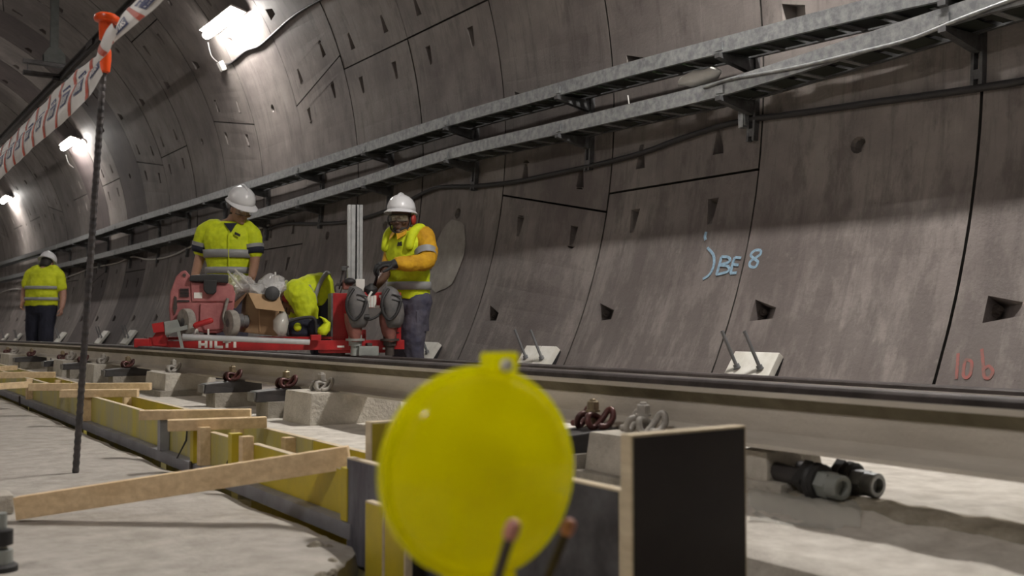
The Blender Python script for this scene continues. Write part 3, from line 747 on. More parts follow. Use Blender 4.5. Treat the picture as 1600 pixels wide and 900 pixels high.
def fastening(x, y, z, dusty, label, tall=True):
    t = thing('spring_clip', label, 'rail clip', (x, y, z+dip(y)), 'spring clips along the near rail')
    q = MB(); clip_mesh(q, V(0, 0, 0), 1, 1.0); q.build('spring', 'clip_dust' if dusty else 'clip', t, smooth=True)
    q = MB(); q.lathe(V(0, 0, .038), V(0, 0, 1), [(0, .021), (.006, .021)], 14); q.build('washer', 'clip_dust' if dusty else 'nut', t, smooth='auto')
    q = MB(); q.lathe(V(0, 0, .044), V(0, 0, 1), [(0, .018), (.022, .018), (.025, .015)], 6); q.build('nut', 'clip_dust' if dusty else 'nut', t, smooth='auto')
    q = MB(); q.lathe(V(0, 0, -.005), V(0, 0, 1), [(0, .009), (.078, .009), (.080, .007)], 10); q.build('bolt', 'clip_dust' if dusty else 'nut', t, smooth='auto')
    return t
ZF = RZ-.152                                          # underside of the near rail
XB = RX+.036                                         # its centre line
def block(px0, px1, x0, x1, label, zt=ZF-.012, zb=-.412, plinth=0.):
    """tapered concrete block, near face at lateral x0 spanning the given pixel columns"""
    ya, yb = s_of(px1, x0), s_of(px0, x0); q = MB(); t = .010; zt += dip(ya); zb += dip(ya)
    lo = [V(x0-t, ya-t, zb), V(x1+t, ya-t, zb), V(x1+t, yb+t, zb), V(x0-t, yb+t, zb)]
    hi = [V(x0, ya, zt), V(x1, ya, zt), V(x1, yb, zt), V(x0, yb, zt)]
    q.add(lo+hi, [(3, 2, 1, 0), (4, 5, 6, 7), (0, 1, 5, 4), (1, 2, 6, 5), (2, 3, 7, 6), (3, 0, 4, 7)])
    c = V((x0+x1)/2, (ya+yb)/2, zb)
    if plinth:
        T = thing('sleeper_block', label, 'sleeper block', c, 'concrete sleeper blocks under the near rail')
        o = q.build('block', 'block', None, bevel=.008, org=c); o.location = (0, 0, 0); o.parent = T
        q = MB(); q.box((x0-.06, ya-.06, -.42), (x1+.05, yb+.05, zb)); o = q.build('grout_pad', 'block', None, bevel=.006, org=c); o.location = (0, 0, 0); o.parent = T
        return T, c, ya, yb
    o = q.build('sleeper_block', 'block', bevel=.008, org=c); tag(o, label, 'sleeper block', 'concrete sleeper blocks under the near rail'); return o, c, ya, yb
BL = [((447, 487), 'pale concrete block with dusty clip, left of the yellow lamp', 0.), ((230, 260), 'weathered grey block on a dark pad, left of the middle of the rail', .045),
      ((131, 148), 'concrete block just right of the thin steel post', 0.), ((85, 99), 'small far concrete block left of the thin steel post', 0.), ((2, 15), 'concrete block at the left edge below the walking worker', 0.),
      ((920, 985), 'concrete block beside the black board, carrying a pale clip', .05)]
for (a, c_), lab, pl in BL:
    T, c, ya, yb = block(a, c_, 1.70, 2.12 if not pl else 2.0, lab, zt=ZF+.006, zb=-.428 if not pl else -.395)
    if pl:
        q = MB(); q.box((1.66, ya-.03, -.45+dip(ya)), (2.04, yb+.03, -.390+dip(ya))); o = q.build('grout_pad', 'mortar_pad', bevel=.006, org=V(1.54, ya, -.42))
        tag(o, 'flat concrete pad under the weathered grey block' if a < 500 else 'flat concrete pad below the block beside the black board', 'pad')
    ym = (ya+yb)/2
    fastening(1.80, ym-.02, ZF+.012, True, {447: 'dusty grey clip on the pale block left of the lamp', 230: 'dusty clip on the weathered block on its dark pad', 131: 'dusty clip on the block right of the thin post',
        85: 'dusty clip on the far block left of the thin post', 2: 'dusty clip on the block at the left edge', 920: 'pale dusty clip above the black board'}[a])
T, c, ya, yb = block(1150, 1196, 1.86, 2.05, 'narrow concrete block under the rail just right of the black board', zb=-.375)
q = MB(); q.box((1.84, ya-.06, -.425), (2.12, yb+.08, -.378)); o = q.build('grout_pad', 'block', bevel=.01, org=V(1.7, ya, -.42)); tag(o, 'low concrete pad under the narrow block, right of the black board', 'pad')
def base_plate(px, x0, label, clab, ln=.19):
    """black plastic base plate on its packing, with a red brown spring clip"""
    y = s_of(px, XB-.14); t = thing('base_plate', label, 'base plate', (x0, y, -.352+dip(y)), 'black base plates under the near rail')
    q = MB(); P = [V(0, -.055, 0), V(.30, -.075, 0), V(.30, .075, 0), V(0, .055, 0)]
    q.add(P+[V(.01, -.05, .048), V(.14, -.062, .058), V(.30, -.07, .066), V(.30, .07, .066), V(.14, .062, .058), V(.01, .05, .048)],
          [(3, 2, 1, 0), (4, 5, 8, 9), (5, 6, 7, 8), (0, 1, 6, 5, 4), (1, 2, 7, 6), (2, 3, 9, 8, 7), (3, 0, 4, 9)])
    q.build('plate', 'black_shoe', t, bevel=.006)
    q = MB(); q.box((-.004, -.045, .004), (.004, .045, .044)); q.build('plate_end', 'shoe_grey', t)
    q = MB(); q.box((.05, -.075, -.085), (.31, .075, .002)); q.build('packing', 'mortar_pad', t)
    fastening(XB-.115, y, ZF+.010, False, clab)
W_ = [(440, 'black base plate left of the pale concrete block', 'red brown clip left of the pale concrete block'), (357, 'black base plate between the two large blocks', 'red brown clip right of the weathered block'),
      (195, 'black base plate right of the thin steel post', 'red brown clip with shiny bolt left of the weathered block'), (126, 'black base plate hidden behind the thin steel post', 'red brown clip next to the thin steel post'),
      (94, 'black base plate second left of the thin steel post', 'red brown clip second left of the post'), (46, 'black base plate under the walking worker', 'red brown clip below the walking worker'),
      (9, 'black base plate at the left edge', 'red brown clip at the left edge of the picture'), (915, 'black base plate right of the yellow lamp', 'red brown clip with brass nut right of the yellow lamp')]
for px, lb, cl in W_: base_plate(px, 1.62, lb, cl)
# far rail supports, mostly hidden by the near rail
src = None
for i, y in enumerate((2.2, 4.2, 6.2, 8.2, 10.2, 12.2)):
    q = MB(); z0 = -.40-.04*1.3; q.box((FX-.20, y-.14, -.54+dip(y)), (FX+.27, y+.14, FZ-.154+dip(y))); o = q.build('sleeper_block', 'block', bevel=.01, org=V(FX, y, -.5))
    tag(o, 'concrete block under the far rail, seen only through the gap below the near rail', 'sleeper block', 'concrete blocks under the far rail')

# gauge rods lying under the near rail, right
def gauge_rod(p, d, label, m1):
    d = d.normalized()*1.0; t = thing('gauge_rod', label, 'steel rod', p); t.scale = (1.3,)*3
    q = MB(); q.tube([d*-.75, d*-.02], .017, 10); q.build('rod', 'steel_dark', t, smooth='auto')
    q = MB(); q.lathe(d*-.055, d, [(0, .034), (.020, .034)], 4); q.build('square_plate', 'black', t, smooth='auto')
    q = MB(); q.lathe(d*-.034, d, [(0, .030), (.006, .034), (.012, .030), (.018, .033), (.022, .028)], 16); q.build('washer', 'black', t, smooth='auto')
    q = MB(); q.lathe(d*-.014, d, [(0, .024), (.026, .024)], 6); q.build('nut', m1, t, smooth='auto')
    q = MB(); q.lathe(d*.010, d, [(0, .0215), (.024, .0215), (.026, .019), (.0255, .013), (.014, .012)], 16); q.build('sleeve_nut', m1, t, smooth='auto')
gauge_rod(on_Z(1293, 757, -.365), V(-.13, -1, -.045), 'dark gauge rod ending in a grey nut under the rail', 'grey_paint')
gauge_rod(on_Z(1346, 754, -.367), V(-.05, -1, -.03), 'gauge rod ending in a bright bluish nut, the right one of the pair', 'galv')
q = MB()
for d_ in (0, .018): q.tube([on_Z(1236, 757, -.39)+V(0, d_, 0), on_Z(1276, 766, -.395)+V(0, d_, 0)], .004, 6)
tag(q.build('wire', 'galv', smooth=True), 'thin bright twin wire lying beneath the dark gauge rod', 'wire')
# crumpled milky plastic sheet on the bed
q = MB(); N, Mm = 16, 8
for i in range(N+1):
    for j in range(Mm+1):
        u, v_ = i/N, j/Mm; p = on_Z(1170+175*u+10*noise.noise(V(u*4, v_*3, 5)), 776+26*v_+20*u+7*noise.noise(V(u*5, v_*2, 1)), -.42)
        p.z = bed_z(p.x, p.y)+.008+.016*abs(noise.noise(V(u*7, v_*5, 3)))*(1 if 0 < j < Mm and 0 < i < N else .2); q.v.append(p)
for i in range(N):
    for j in range(Mm): a = i*(Mm+1)+j; q.f.append((a, a+1, a+Mm+2, a+Mm+1))
tag(q.build('plastic_sheet', 'film', smooth=True), 'crumpled milky plastic sheet on the ground right of the black board', 'plastic sheet')

# white pads with anchor studs at the foot of the right wall
def wall_pad(px, py, w_, label, twin=False, hh=.20):
    c = on_wall(px, py); s = c.y; th = math.degrees(math.atan2(c.z-CZ, c.x-CX)); n = inward(c); tg = V(0, 1, 0); up = n.cross(tg)*-1
    if up.z < 0: up = -up
    n = (n+V(0, 0, .18)).normalized(); up = (up-n*up.dot(n)).normalized()
    t = thing('anchor_pad', label, 'pad', c, 'white anchor pads along the wall foot')
    Mx = Matrix((tg, up, n)).transposed().to_4x4()
    for k_ in ((-1, 1) if twin else (0,)):
        wd = w_/2-.01 if twin else w_
        q = MB(); q.box((k_*w_/4-wd/2, -hh/2, .03), (k_*w_/4+wd/2, hh/2, .075), Mx); q.build('plate', 'pad', t, bevel=.006)
        q = MB(); q.box((k_*w_/4-wd/2+.006, -hh/2+.006, -.02), (k_*w_/4+wd/2-.006, hh/2-.006, .031), Mx); q.build('rubber_backing', 'black', t)
    for k_ in (-1, 1):
        p = tg*(k_*w_*.26)+up*(-.02)+n*.07; d = (n*.80+up*.62+tg*.28).normalized()
        q = MB(); q.tube([p, p+d*.24], .0105, 8); q.build('stud', 'stud', t, smooth='auto')
        q = MB(); q.lathe(p, d, [(0, .026), (.008, .026), (.009, .019), (.028, .019)], 10); q.build('nut', 'stud', t, smooth='auto')
wall_pad(1183, 583, .34, 'white pad with two grey studs at the wall foot, nearest on the right')
wall_pad(846, 566, .40, 'pair of white pads with two studs right of the yellow lamp top', twin=True)
wall_pad(672, 556, .30, 'white pad half hidden behind the legs of the standing worker')
for px, lb in ((205, 'white pad with studs left of the red trolley end'), (163, 'white pad with studs just right of the thin steel post'), (97, 'bright white pad with studs right of the walking worker'), (30, 'white pad with studs left of the walking worker'), (10, 'white pad at the left edge beneath the wall')):
    wall_pad(px, 530, .42, lb, hh=.30)

# ------------------------------------------------------------------ timber formwork along the track bed edge
FXF, FXB, FTOP, FBOT = 1.10, 1.325, -.378, -.640
def upright(q, x, y, w_, d_, z0, z1): q.box((x-d_/2, y-w_/2, z0), (x+d_/2, y+w_/2, z1))
t = thing('formwork_wall', 'front row of yellow form boards with wooden studs beside the walkway slab', 'formwork', (FXF, s_of(545, FXF), FBOT)); O = t.location
for (a, c, top, mt) in [(395, 552, -.378, 'yellow_in'), (327, 364, -.380, 'yellow_ply'), (262, 306, -.376, 'yellow_ply'), (138, 254, -.372, 'yellow_ply'), (47, 133, -.368, 'yellow_ply'), (-25, 46, -.37, 'yellow_ply'), (-75, -27, -.37, 'yellow_ply')]:
    y1, y0 = s_of(a, FXF), s_of(c, FXF); q = MB(); q.box(tuple(V(FXF, y0, FBOT)-O), tuple(V(FXF+.021, y1, top)-O)); q.build('form_board', mt, t)
    q = MB(); q.box(tuple(V(FXF-.0005, y0, top)-O), tuple(V(FXF+.0215, y1, top+.002)-O)); q.build('board_edge', 'wood_end', t)
for (px, x, mt, top) in [(257, FXF-.022, 'steel_strip', -.362), (309, FXF-.02, 'yellow_in', -.36), (320, FXF-.02, 'wood', -.36), (369, FXF-.02, 'yellow_in', -.352), (386, FXF-.02, 'wood', -.352), (137, FXF-.02, 'wood', -.36), (47, FXF-.02, 'wood', -.36), (131, FXF-.015, 'yellow_ply', -.37), (548, FXF-.018, 'yellow_in', -.36)]:
    q = MB(); q.box(tuple(V(x-.017, s_of(px, x)-.018, -.49)-O), tuple(V(x+.019, s_of(px, x)+.018, top)-O)); q.build('stud', mt, t, bevel=.002)
t = thing('formwork_wall', 'back row of yellow form boards against the track bed', 'formwork', (FXB, s_of(545, FXB), FBOT)); O = t.location
for (a, c, mt) in [(500, 600, 'yellow_in'), (330, 498, 'yellow_ply'), (205, 328, 'yellow_in'), (120, 203, 'yellow_in'), (60, 118, 'yellow_in'), (-10, 58, 'yellow_ply'), (-60, -12, 'yellow_ply')]:
    y1, y0 = s_of(a, FXB), s_of(c, FXB); q = MB(); q.box(tuple(V(FXB-.021, y0, FBOT)-O), tuple(V(FXB, y1, -.382)-O)); q.build('form_board', mt, t)
    q = MB(); q.box(tuple(V(FXB-.0215, y0, -.382)-O), tuple(V(FXB+.0005, y1, -.380)-O)); q.build('board_edge', 'wood_end', t)
for px in (200, 372, 452, 92, 40):
    y = s_of(px, FXB-.04); q = MB(); q.box(tuple(V(FXB-.058, y-.02, -.60)-O), tuple(V(FXB-.022, y+.02, -.385)-O)); q.build('stud', 'wood', t)
q = MB(); P = [(1.055, -.536), (1.097, -.536), (1.097, -.492), (1.091, -.492), (1.091, -.530), (1.055, -.530)]
P = [(1.062, -.540), (1.098, -.540), (1.098, -.490), (1.062, -.490), (1.062, -.496), (1.092, -.496), (1.092, -.534), (1.062, -.534)]
P = [(1.066, -.532), (1.0665, -.493), (1.080, -.490), (1.0985, -.490), (1.0985, -.532)]
y0, y1 = s_of(545, 1.06), 13.5
q.prism([V(x, y0, z) for x, z in P], V(0, y1-y0, 0)); tag(q.build('steel_channel', 'steel_strip'), 'long blue grey steel channel at the foot of the yellow form boards', 'steel channel')
for px in (32, 128, 300):                                   # wedges and ties of the channel
    y = s_of(px, 1.06); q = MB(); q.box((1.058, y-.008, -.60), (1.0655, y+.008, -.485)); tag(q.build('steel_pin', 'rust_rod'), {32: 'small steel pin at the channel, far left', 128: 'small steel pin at the channel beside the thin post', 300: 'small steel pin at the channel behind the long plank'}[px], 'pin')
for px in (297, 368):                                       # tie wires over the boards
    a = V(FXF-.003, s_of(px, FXF), -.37); q = MB(); q.tube([a+V(-.002, 0, .0), a+V(-.004, .012, -.06), a+V(-.03, .03, -.125)], .0022, 5); q.tube([a+V(-.002, 0, 0), a+V(-.006, -.004, -.06), a+V(-.032, .025, -.125)], .0022, 5)
    tag(q.build('tie_wire', 'black'), 'black tie wire on the form boards, %s' % ('left one, above the steel pin' if px < 330 else 'right one, next to the paired studs'), 'wire')
def batten(p0, p1, Z, w_, h_, label, m='wood', name='timber_batten'):
    a, c = on_Z(*p0, Z), on_Z(*p1, Z); q = MB(); a.z -= h_/2; c.z -= h_/2; q.bar(a, c, w_, h_); o = q.build(name, m, bevel=.003, org=a)
    return tag(o, label, 'timber', 'raw timber battens lying across the form boards')
batten((262, 656), (416, 651), -.335, .05, .038, 'short raw batten across the forms, nearest behind the paired studs')
batten((219, 641), (392, 639), -.337, .05, .036, 'dusty batten across the forms, just behind the nearest one')
batten((95, 609), (216, 608), -.335, .05, .038, 'batten across the forms behind the thin steel post')
batten((47, 599), (236, 598), -.335, .05, .040, 'long batten across the forms ending at the weathered block')
batten((-30, 582), (86, 581), -.335, .05, .040, 'batten across the forms under the far concrete blocks')
batten((-40, 574), (24, 571), -.335, .05, .036, 'farthest batten across the forms at the left edge')
batten((-20, 600), (46, 596), -.352, .05, .035, 'low batten along the front boards at the left edge')
# the long plank leaning from the slab onto the forms
a = on_Z(27, 812, -.512); a.z = -.512+.030; c = on_X(546, 714, 1.135)
q = MB(); q.bar(a, c, .034, .058); o = q.build('timber_plank', 'wood', bevel=.002, org=a); tag(o, 'long raw timber plank leaning from the walkway slab up onto the form boards', 'timber')

# boards closing the end of the form
def board(lo, hi, name, label, face, edge, cat='board'):
    c = V((lo[0]+hi[0])/2, (lo[1]+hi[1])/2, lo[2]); t = thing(name, label, cat, c); e = .0012
    q = MB(); q.box(tuple(V(*lo)-c), tuple(V(*hi)-c)); q.build('core', edge, t, bevel=.0025)
    q = MB(); thin = 0 if hi[0]-lo[0] < hi[1]-lo[1] else 1
    l2, h2 = list(lo), list(hi)
    for k_ in range(3):
        if k_ == thin: l2[k_] -= e; h2[k_] += e
        else: l2[k_] += .004; h2[k_] -= .004
    for s_ in (0, 1):
        l3, h3 = list(l2), list(h2)
        if s_ == 0: h3[thin] = l2[thin]+e
        else: l3[thin] = h2[thin]-e
        q = MB(); q.box(tuple(V(*l3)-c), tuple(V(*h3)-c)); q.build('facing', face, t, bevel=.0008, seg=1)
    return t
board((1.0, 1.150, FLOOR), (1.247, 1.175, -.1695), 'black_board', 'tall black film faced board with pale plywood edge, right of the yellow lamp', 'black_ply', 'wood_end')
ya, yb = s_of(975, 1.075), s_of(845, 1.075)
board((1.07, s_of(975, 1.07)+.01, FLOOR), (1.09, 1.62, -.272), 'blue_grey_board', 'scuffed dark grey board between the yellow lamp and the black board', 'scuffed_ply', 'wood_end')
board((1.07, 1.66, FLOOR), (1.09, s_of(543, 1.07), -.333), 'blue_grey_board', 'blue grey form board left of the yellow lamp at the end of the forms', 'blue_ply', 'wood_end')
ye = s_of(580, 1.115)
board((1.115, ye, FLOOR), (1.30, ye+.03, -.247), 'yellow_board', 'yellow end board with pale edge standing behind the left blue grey board', 'yellow_in', 'wood_end')
for i, (p0, p1) in enumerate(((572, 600), (602, 634))):
    y1, y0 = s_of(p0, 1.0), s_of(p1, 1.0)
    board((1.0, y0, FLOOR), (1.018, y1, -.396-.004*i), 'yellow_stake', 'low yellow board %s in front of the blue grey board' % ('left of the pair' if i == 0 else 'touching the yellow lamp'), 'yellow_in', 'wood_end')
q = MB(); q.bar(on_Z(488, 873, -.60), V(1.02, 1.95, -.60), .03, .05); tag(q.build('timber_offcut', 'yellow_ply'), 'yellow offcut in the gap between the slab corner and the blue grey board', 'timber')
q = MB(); q.bar(V(1.35, 1.93, -.392), V(1.47, 2.03, -.392), .05, .022); tag(q.build('timber_offcut', 'wood'), 'small wooden offcut lying between the lamp and the concrete block', 'timber')
# broken bits of concrete at the slab corner
for i in range(16):
    p = on_Z(455+random.uniform(0, 70), 850+random.uniform(0, 60), -.52-.01*random.random()); r = random.uniform(.007, .020)
    q = MB(); q.ell(V(0, 0, 0), V(r, 0, 0), V(0, r*.8, 0), V(0, 0, r*.7), 7, 5); q.v = [x*(1+.35*noise.noise(x*90+V(i, 0, 0))) for x in q.v]
    q.v = [x+p+V(0, 0, r*.2) for x in q.v]; o = q.build('concrete_chip', 'earth', org=p); tag(o, 'small broken concrete chip at the ragged slab corner', 'stone', 'concrete chips at the slab corner')

# ------------------------------------------------------------------ yellow warning lamp in the foreground
LZ = .91; LC = at(749, 737, LZ); LR = .0955
yaw = math.radians(27); back = -V(FW.x, FW.y, 0).normalized(); ax = (back*math.cos(yaw)+RT*math.sin(yaw)+V(0, 0, .03)).normalized()
base = V(LC.x, LC.y, -.515); t = thing('warning_lamp', 'large round yellow warning lamp, out of focus in the foreground', 'warning lamp', base); O = base
for s_, nm in ((1, 'lens'), (-1, 'lens')):
    pr = [(s_*.006, .0885), (s_*.016, .0868), (s_*.024, .080), (s_*.030, .068), (s_*.0345, .05), (s_*.037, .03), (s_*.038, .012), (s_*.038, .0005)]
    q = MB(); q.lathe(LC-O, ax, pr, 48); q.f = [f for f in q.f if len(f) == 4]; q.build(nm, 'lens', t, smooth=True)
q = MB(); q.lathe(LC-O, ax, [(-.009, .0875), (-.009, LR-.002), (-.006, LR), (.006, LR), (.009, LR-.002), (.009, .0875)], 56); q.f = [f for f in q.f if len(f) == 4]
n_ = 56
for i in range(n_): q.f.append((i, (i+1) % n_, 5*n_+(i+1) % n_, 5*n_+i))
q.build('rim', 'lens', t, smooth='auto')
q = MB(); q.lathe(LC-O, ax, [(-.004, .02), (-.003, .086), (.003, .086), (.004, .02)], 40); q.build('reflector', 'lens', t, smooth='auto')
q = MB(); q.lathe(LC-O, ax, [(.002, .034), (.010, .028), (.016, .014), (.020, .012), (.026, .006)], 20); q.build('light_unit', 'lens', t, smooth='auto')
side = ax.cross(V(0, 0, 1)).normalized(); tp = LC+V(0, 0, LR-.006)+side*-.020-O
q = MB(); mm = Matrix((side, ax, V(0, 0, 1))).transposed().to_4x4(); q.box((-.0135, -.014, 0), (.0135, .014, .018), Matrix.Translation(tp) @ mm); q.build('top_lug', 'lens', t, bevel=.004)
q = MB(); q.lathe(tp+V(0, 0, .006)+ax*.010, ax, [(0, .006), (.006, .006), (.008, .004)], 12); q.build('screw', 'sticker', t, smooth='auto')
q = MB(); q.lathe(tp+V(0, 0, -.2)+ax*.026+side*.03, ax, [(0, .007), (.008, .006)], 12); q.build('screw', 'sticker', t, smooth='auto')
nk = LC-O+V(0, 0, -LR+.004)
q = MB(); q.box((-.03, -.016, -.03), (.03, .016, .002), Matrix.Translation(nk) @ mm); q.build('neck', 'lens', t, bevel=.004)
q = MB(); q.box((-.075, -.05, 0), (.075, .05, nk.z-.028), Matrix.Translation(V(nk.x, nk.y, 0)) @ mm); q.build('battery_box', 'yellow_in', t, bevel=.01)
# thin steel rods with pink plastic tips in front of and beside the lamp
for (p0, p1, z, r, lb) in (((799, 831), (770, 925), .80, .0042, 'thin brown steel rod with pink tip in front of the yellow lamp'), ((887, 826), (845, 930), .98, .0046, 'blurred brown steel rod with pink tip right of the yellow lamp')):
    a = at(*p0, z); d = (at(*p1, z)-a); k_ = (-.515-a.z)/d.z; c = a+d*k_; t = thing('steel_rod', lb, 'rod', c)
    q = MB(); q.tube([c-c, a-c], r, 8); q.build('rod', 'rust_rod', t, smooth='auto')
    q = MB(); q.tube([(a-c)*.995, (a-c)*1.012], r*1.55, 10, round_=True); q.build('tip', 'pink', t, smooth=True)

# ------------------------------------------------------------------ rebar post with orange caps and the barrier tape
PB = on_Z(118, 740, -.515); PT = at(168, 19, PB.dot(FW)*1.0)
t = thing('rebar_post', 'thin ribbed rebar post with orange mushroom cap standing on the walkway slab', 'post', PB)
d = (PT-PB); N = 64; pts = []; rr = []
for i in range(N*2+1):
    pts.append(d*(i/(2*N))); rr.append(.0118 if i % 2 else .0098)
q = MB(); q.tube(pts, rr, 10); q.build('rebar', 'rebar', t)
dn = d.normalized()
q = MB(); q.lathe(d*.958, dn, [(-.035, .013), (-.03, .021), (.005, .024), (.028, .026), (.032, .040), (.040, .043), (.052, .040), (.060, .028), (.064, .010)], 20); q.build('mushroom_cap', 'orange', t, smooth='auto')
q = MB(); q.lathe(d*.897, dn, [(-.045, .014), (-.040, .021), (.0, .023), (.030, .021), (.050, .015)], 18); q.build('lower_cap', 'orange', t, smooth='auto')
GL = {'V': [((0, 1), (.5, 0)), ((.5, 0), (1, 1))], 'I': [((.5, 0), (.5, 1))], 'A': [((0, 0), (.5, 1)), ((.5, 1), (1, 0)), ((.22, .36), (.78, .36))],
      'S': [((1, .86), (.7, 1)), ((.7, 1), (.2, .95)), ((.2, .95), (.05, .72)), ((.05, .72), (.9, .32)), ((.9, .32), (.8, .06)), ((.8, .06), (.3, 0)), ((.3, 0), (0, .15))],
      'H': [((0, 0), (0, 1)), ((1, 0), (1, 1)), ((0, .5), (1, .5))], 'L': [((0, 1), (0, 0)), ((0, 0), (1, 0))], 'T': [((.5, 0), (.5, 1)), ((0, 1), (1, 1))]}
def letters(q, word, F, u0, u1, v0, v1, sw, lift):
    """stroke lettering laid on the surface map F(u, v, lift)"""
    n = len(word); cw = (u1-u0)/(n+.25*(n-1))
    for i, chh in enumerate(word):
        x0 = u0+i*cw*1.25
        for (ax_, ay), (bx_, by) in GL[chh]:
            a = (x0+ax_*cw, v0+ay*(v1-v0)); c = (x0+bx_*cw, v0+by*(v1-v0)); dx, dy = c[0]-a[0], c[1]-a[1]; l = math.hypot(dx, dy); nx, ny = -dy/l*sw/2, dx/l*sw/2; ex, ey = dx/l*sw*.3, dy/l*sw*.3
            q.add([F(a[0]-ex+nx, a[1]-ey+ny, lift), F(a[0]-ex-nx, a[1]-ey-ny, lift), F(c[0]+ex-nx, c[1]+ey-ny, lift), F(c[0]+ex+nx, c[1]+ey+ny, lift)], [(0, 1, 2, 3)])
def tape(up, lo, X, label, u_off=0., text=True, bow=.008, vr=(.2, .8)):
    """barrier tape between two edge curves drawn in the plane X = const"""
    A = smooth_path([on_X(x, y, X) for x, y in up], 8); B = smooth_path([on_X(x, y, X) for x, y in lo], 8); n = min(len(A), len(B))
    Ls = [0.]
    for i in range(1, n): Ls.append(Ls[-1]+((A[i]+B[i])/2-(A[i-1]+B[i-1])/2).length)
    tot = Ls[-1]
    def F(u, v, lift=0.):
        u = max(0, min(tot-1e-6, u)); i = max(k_ for k_ in range(n) if Ls[k_] <= u); i = min(i, n-2); f = (u-Ls[i])/(Ls[i+1]-Ls[i])
        a = A[i].lerp(A[i+1], f); b_ = B[i].lerp(B[i+1], f); p = b_.lerp(a, v)
        p = p+V(-bow*math.sin(PI*v)+.006*noise.noise(V(u*5, v*2, X)), 0, 0); return p+V(-lift, 0, 0)
    c = F(tot/2, .5); t = thing('barrier_tape', label, 'barrier tape', c); q = MB(); M_ = int(tot/.02)+2
    for i in range(M_+1):
        for j in range(6): q.v.append(F(tot*i/M_, j/5)-c)
    for i in range(M_):
        for j in range(5): a = i*6+j; q.f.append((a, a+6, a+7, a+1))
    q.build('tape', 'tape', t, smooth=True)
    Fc = lambda u, v, l: F(u, v, l)-c
    rd, bl, wt = MB(), MB(), MB(); u = u_off
    def strip(q, u0, u1, v0, v1, sl, lift):
        K = 5
        for i in range(K):
            a, b_ = v0+(v1-v0)*i/K, v0+(v1-v0)*(i+1)/K
            q.add([Fc(u0+sl*a, a, lift), Fc(u1+sl*a, a, lift), Fc(u1+sl*b_, b_, lift), Fc(u0+sl*b_, b_, lift)], [(0, 1, 2, 3)])
    while u < tot:
        strip(rd, u, u+.042, 0, 1, .02, .0015)
        if text and u+.215 < tot:
            strip(bl, u+.085, u+.205, vr[0], vr[1], .01, .0015); hv = (vr[1]-vr[0]); letters(wt, 'VIAS', Fc, u+.098, u+.195, vr[0]+.12*hv, vr[1]-.25*hv, .0105, .003)
        u += .255
    for q, nm, mt in ((rd, 'red_bars', 'red_print'), (bl, 'blue_blocks', 'blue_print'), (wt, 'lettering', 'tape')):
        if q.v: o = q.build(nm, mt, t); o['kind'] = 'stuff'
tape([(172, 68), (178, 52), (192, 22), (215, -1), (250, -36)], [(166, 84), (180, 66), (212, 40), (255, 0), (300, -40)], PB.x-.02, 'red and white barrier tape rising from the orange cap towards the upper edge', .04)
tape([(-62, 294), (0, 232), (50, 181), (98, 130), (135, 99), (155, 86)], [(-62, 324), (0, 262), (50, 212), (100, 161), (135, 124), (158, 92)], PB.x+.012, 'upper strip of red and white barrier tape running left from the rebar post', .1, vr=(.02, .45))
tape([(-62, 306), (0, 245), (50, 196), (100, 146), (138, 113), (158, 92)], [(-62, 340), (0, 280), (50, 233), (93, 196), (134, 158), (161, 116)], PB.x-.012, 'lower strip of red and white barrier tape running left from the rebar post', .16, vr=(.48, .92))
tape([(150, 88), (156, 70), (166, 48), (176, 36)], [(160, 92), (172, 80), (178, 64), (186, 48)], PB.x-.035, 'twisted knot of barrier tape round the post below the orange cap', .02, text=False)
# the next post, just left of the picture, that the two strips run on to
r2 = t0 = bpy.data.objects['rebar_post']; c = r2.copy(); COL.objects.link(c); c.location = V(PB.x, on_X(-60, 315, PB.x).y, -.515)
c['label'] = 'second rebar post holding the tape ends, outside the left edge'
for ch in list(r2.children): d2 = ch.copy(); COL.objects.link(d2); d2.parent = c
# blurred steel anchor with rubber rings at the lower left edge
c = on_Z(0, 893, -.515); t = thing('floor_anchor', 'blurred dark floor anchor with rubber ring, cut by the lower left corner', 'anchor', c)
q = MB(); q.lathe(V(0, 0, 0), V(0, 0, 1), [(0, .034), (.012, .034), (.018, .026)], 20); q.build('base', 'black', t, smooth='auto')
q = MB(); q.lathe(V(0, 0, 0), V(0, 0, 1), [(.018, .024), (.045, .024), (.048, .012), (.12, .012)], 20); q.build('stem', 'grey_paint', t, smooth='auto')
q = MB(); q.lathe(V(0, 0, 0), V(0, 0, 1), [(.052, .014), (.055, .024), (.085, .024), (.088, .014)], 20); q.build('rubber_ring', 'black', t, smooth='auto')
q = MB(); c = on_Z(4, 800, -.515); q.box((-.06, -.05, 0), (.022, .06, .052)); o = q.build('concrete_lump', 'block', bevel=.012, org=V(0, 0, 0)); o.location = c; tag(o, 'grey concrete lump at the left edge touching the plank end', 'stone')

# ------------------------------------------------------------------ red drilling trolley standing across the track
def pt_at(px, py, L_, Z=None):
    d = ray(px, py); return d*(L_/d.x)
T1 = on_X(210, 545, 1.86); T2 = on_X(630, 553, 3.74)
EU = V(T2.x-T1.x, T2.y-T1.y, 0).normalized(); EV = V(-EU.y, EU.x, 0)
if EV.dot(FW) < 0: EV = -EV
TO = V(T1.x, T1.y, -.20)
TM = Matrix(((EU.x, EV.x, 0, TO.x), (EU.y, EV.y, 0, TO.y), (0, 0, 1, TO.z), (0, 0, 0, 1)))
def lp(px, py, v=0.):
    """picture point -> trolley coordinates (along, away, up) on the upright plane v metres behind the front beam"""
    d = ray(px, py); k_ = ((TO.dot(EV)+v)/d.dot(EV)); p = d*k_-TO; return V(p.dot(EU), v, p.z)
def pbox(q, x0, y0, x1, y1, v0, v1):
    a, c = lp(x0, y1, v0), lp(x1, y0, v0); q.box((a.x, v0, a.z), (c.x, v1, c.z)); return q
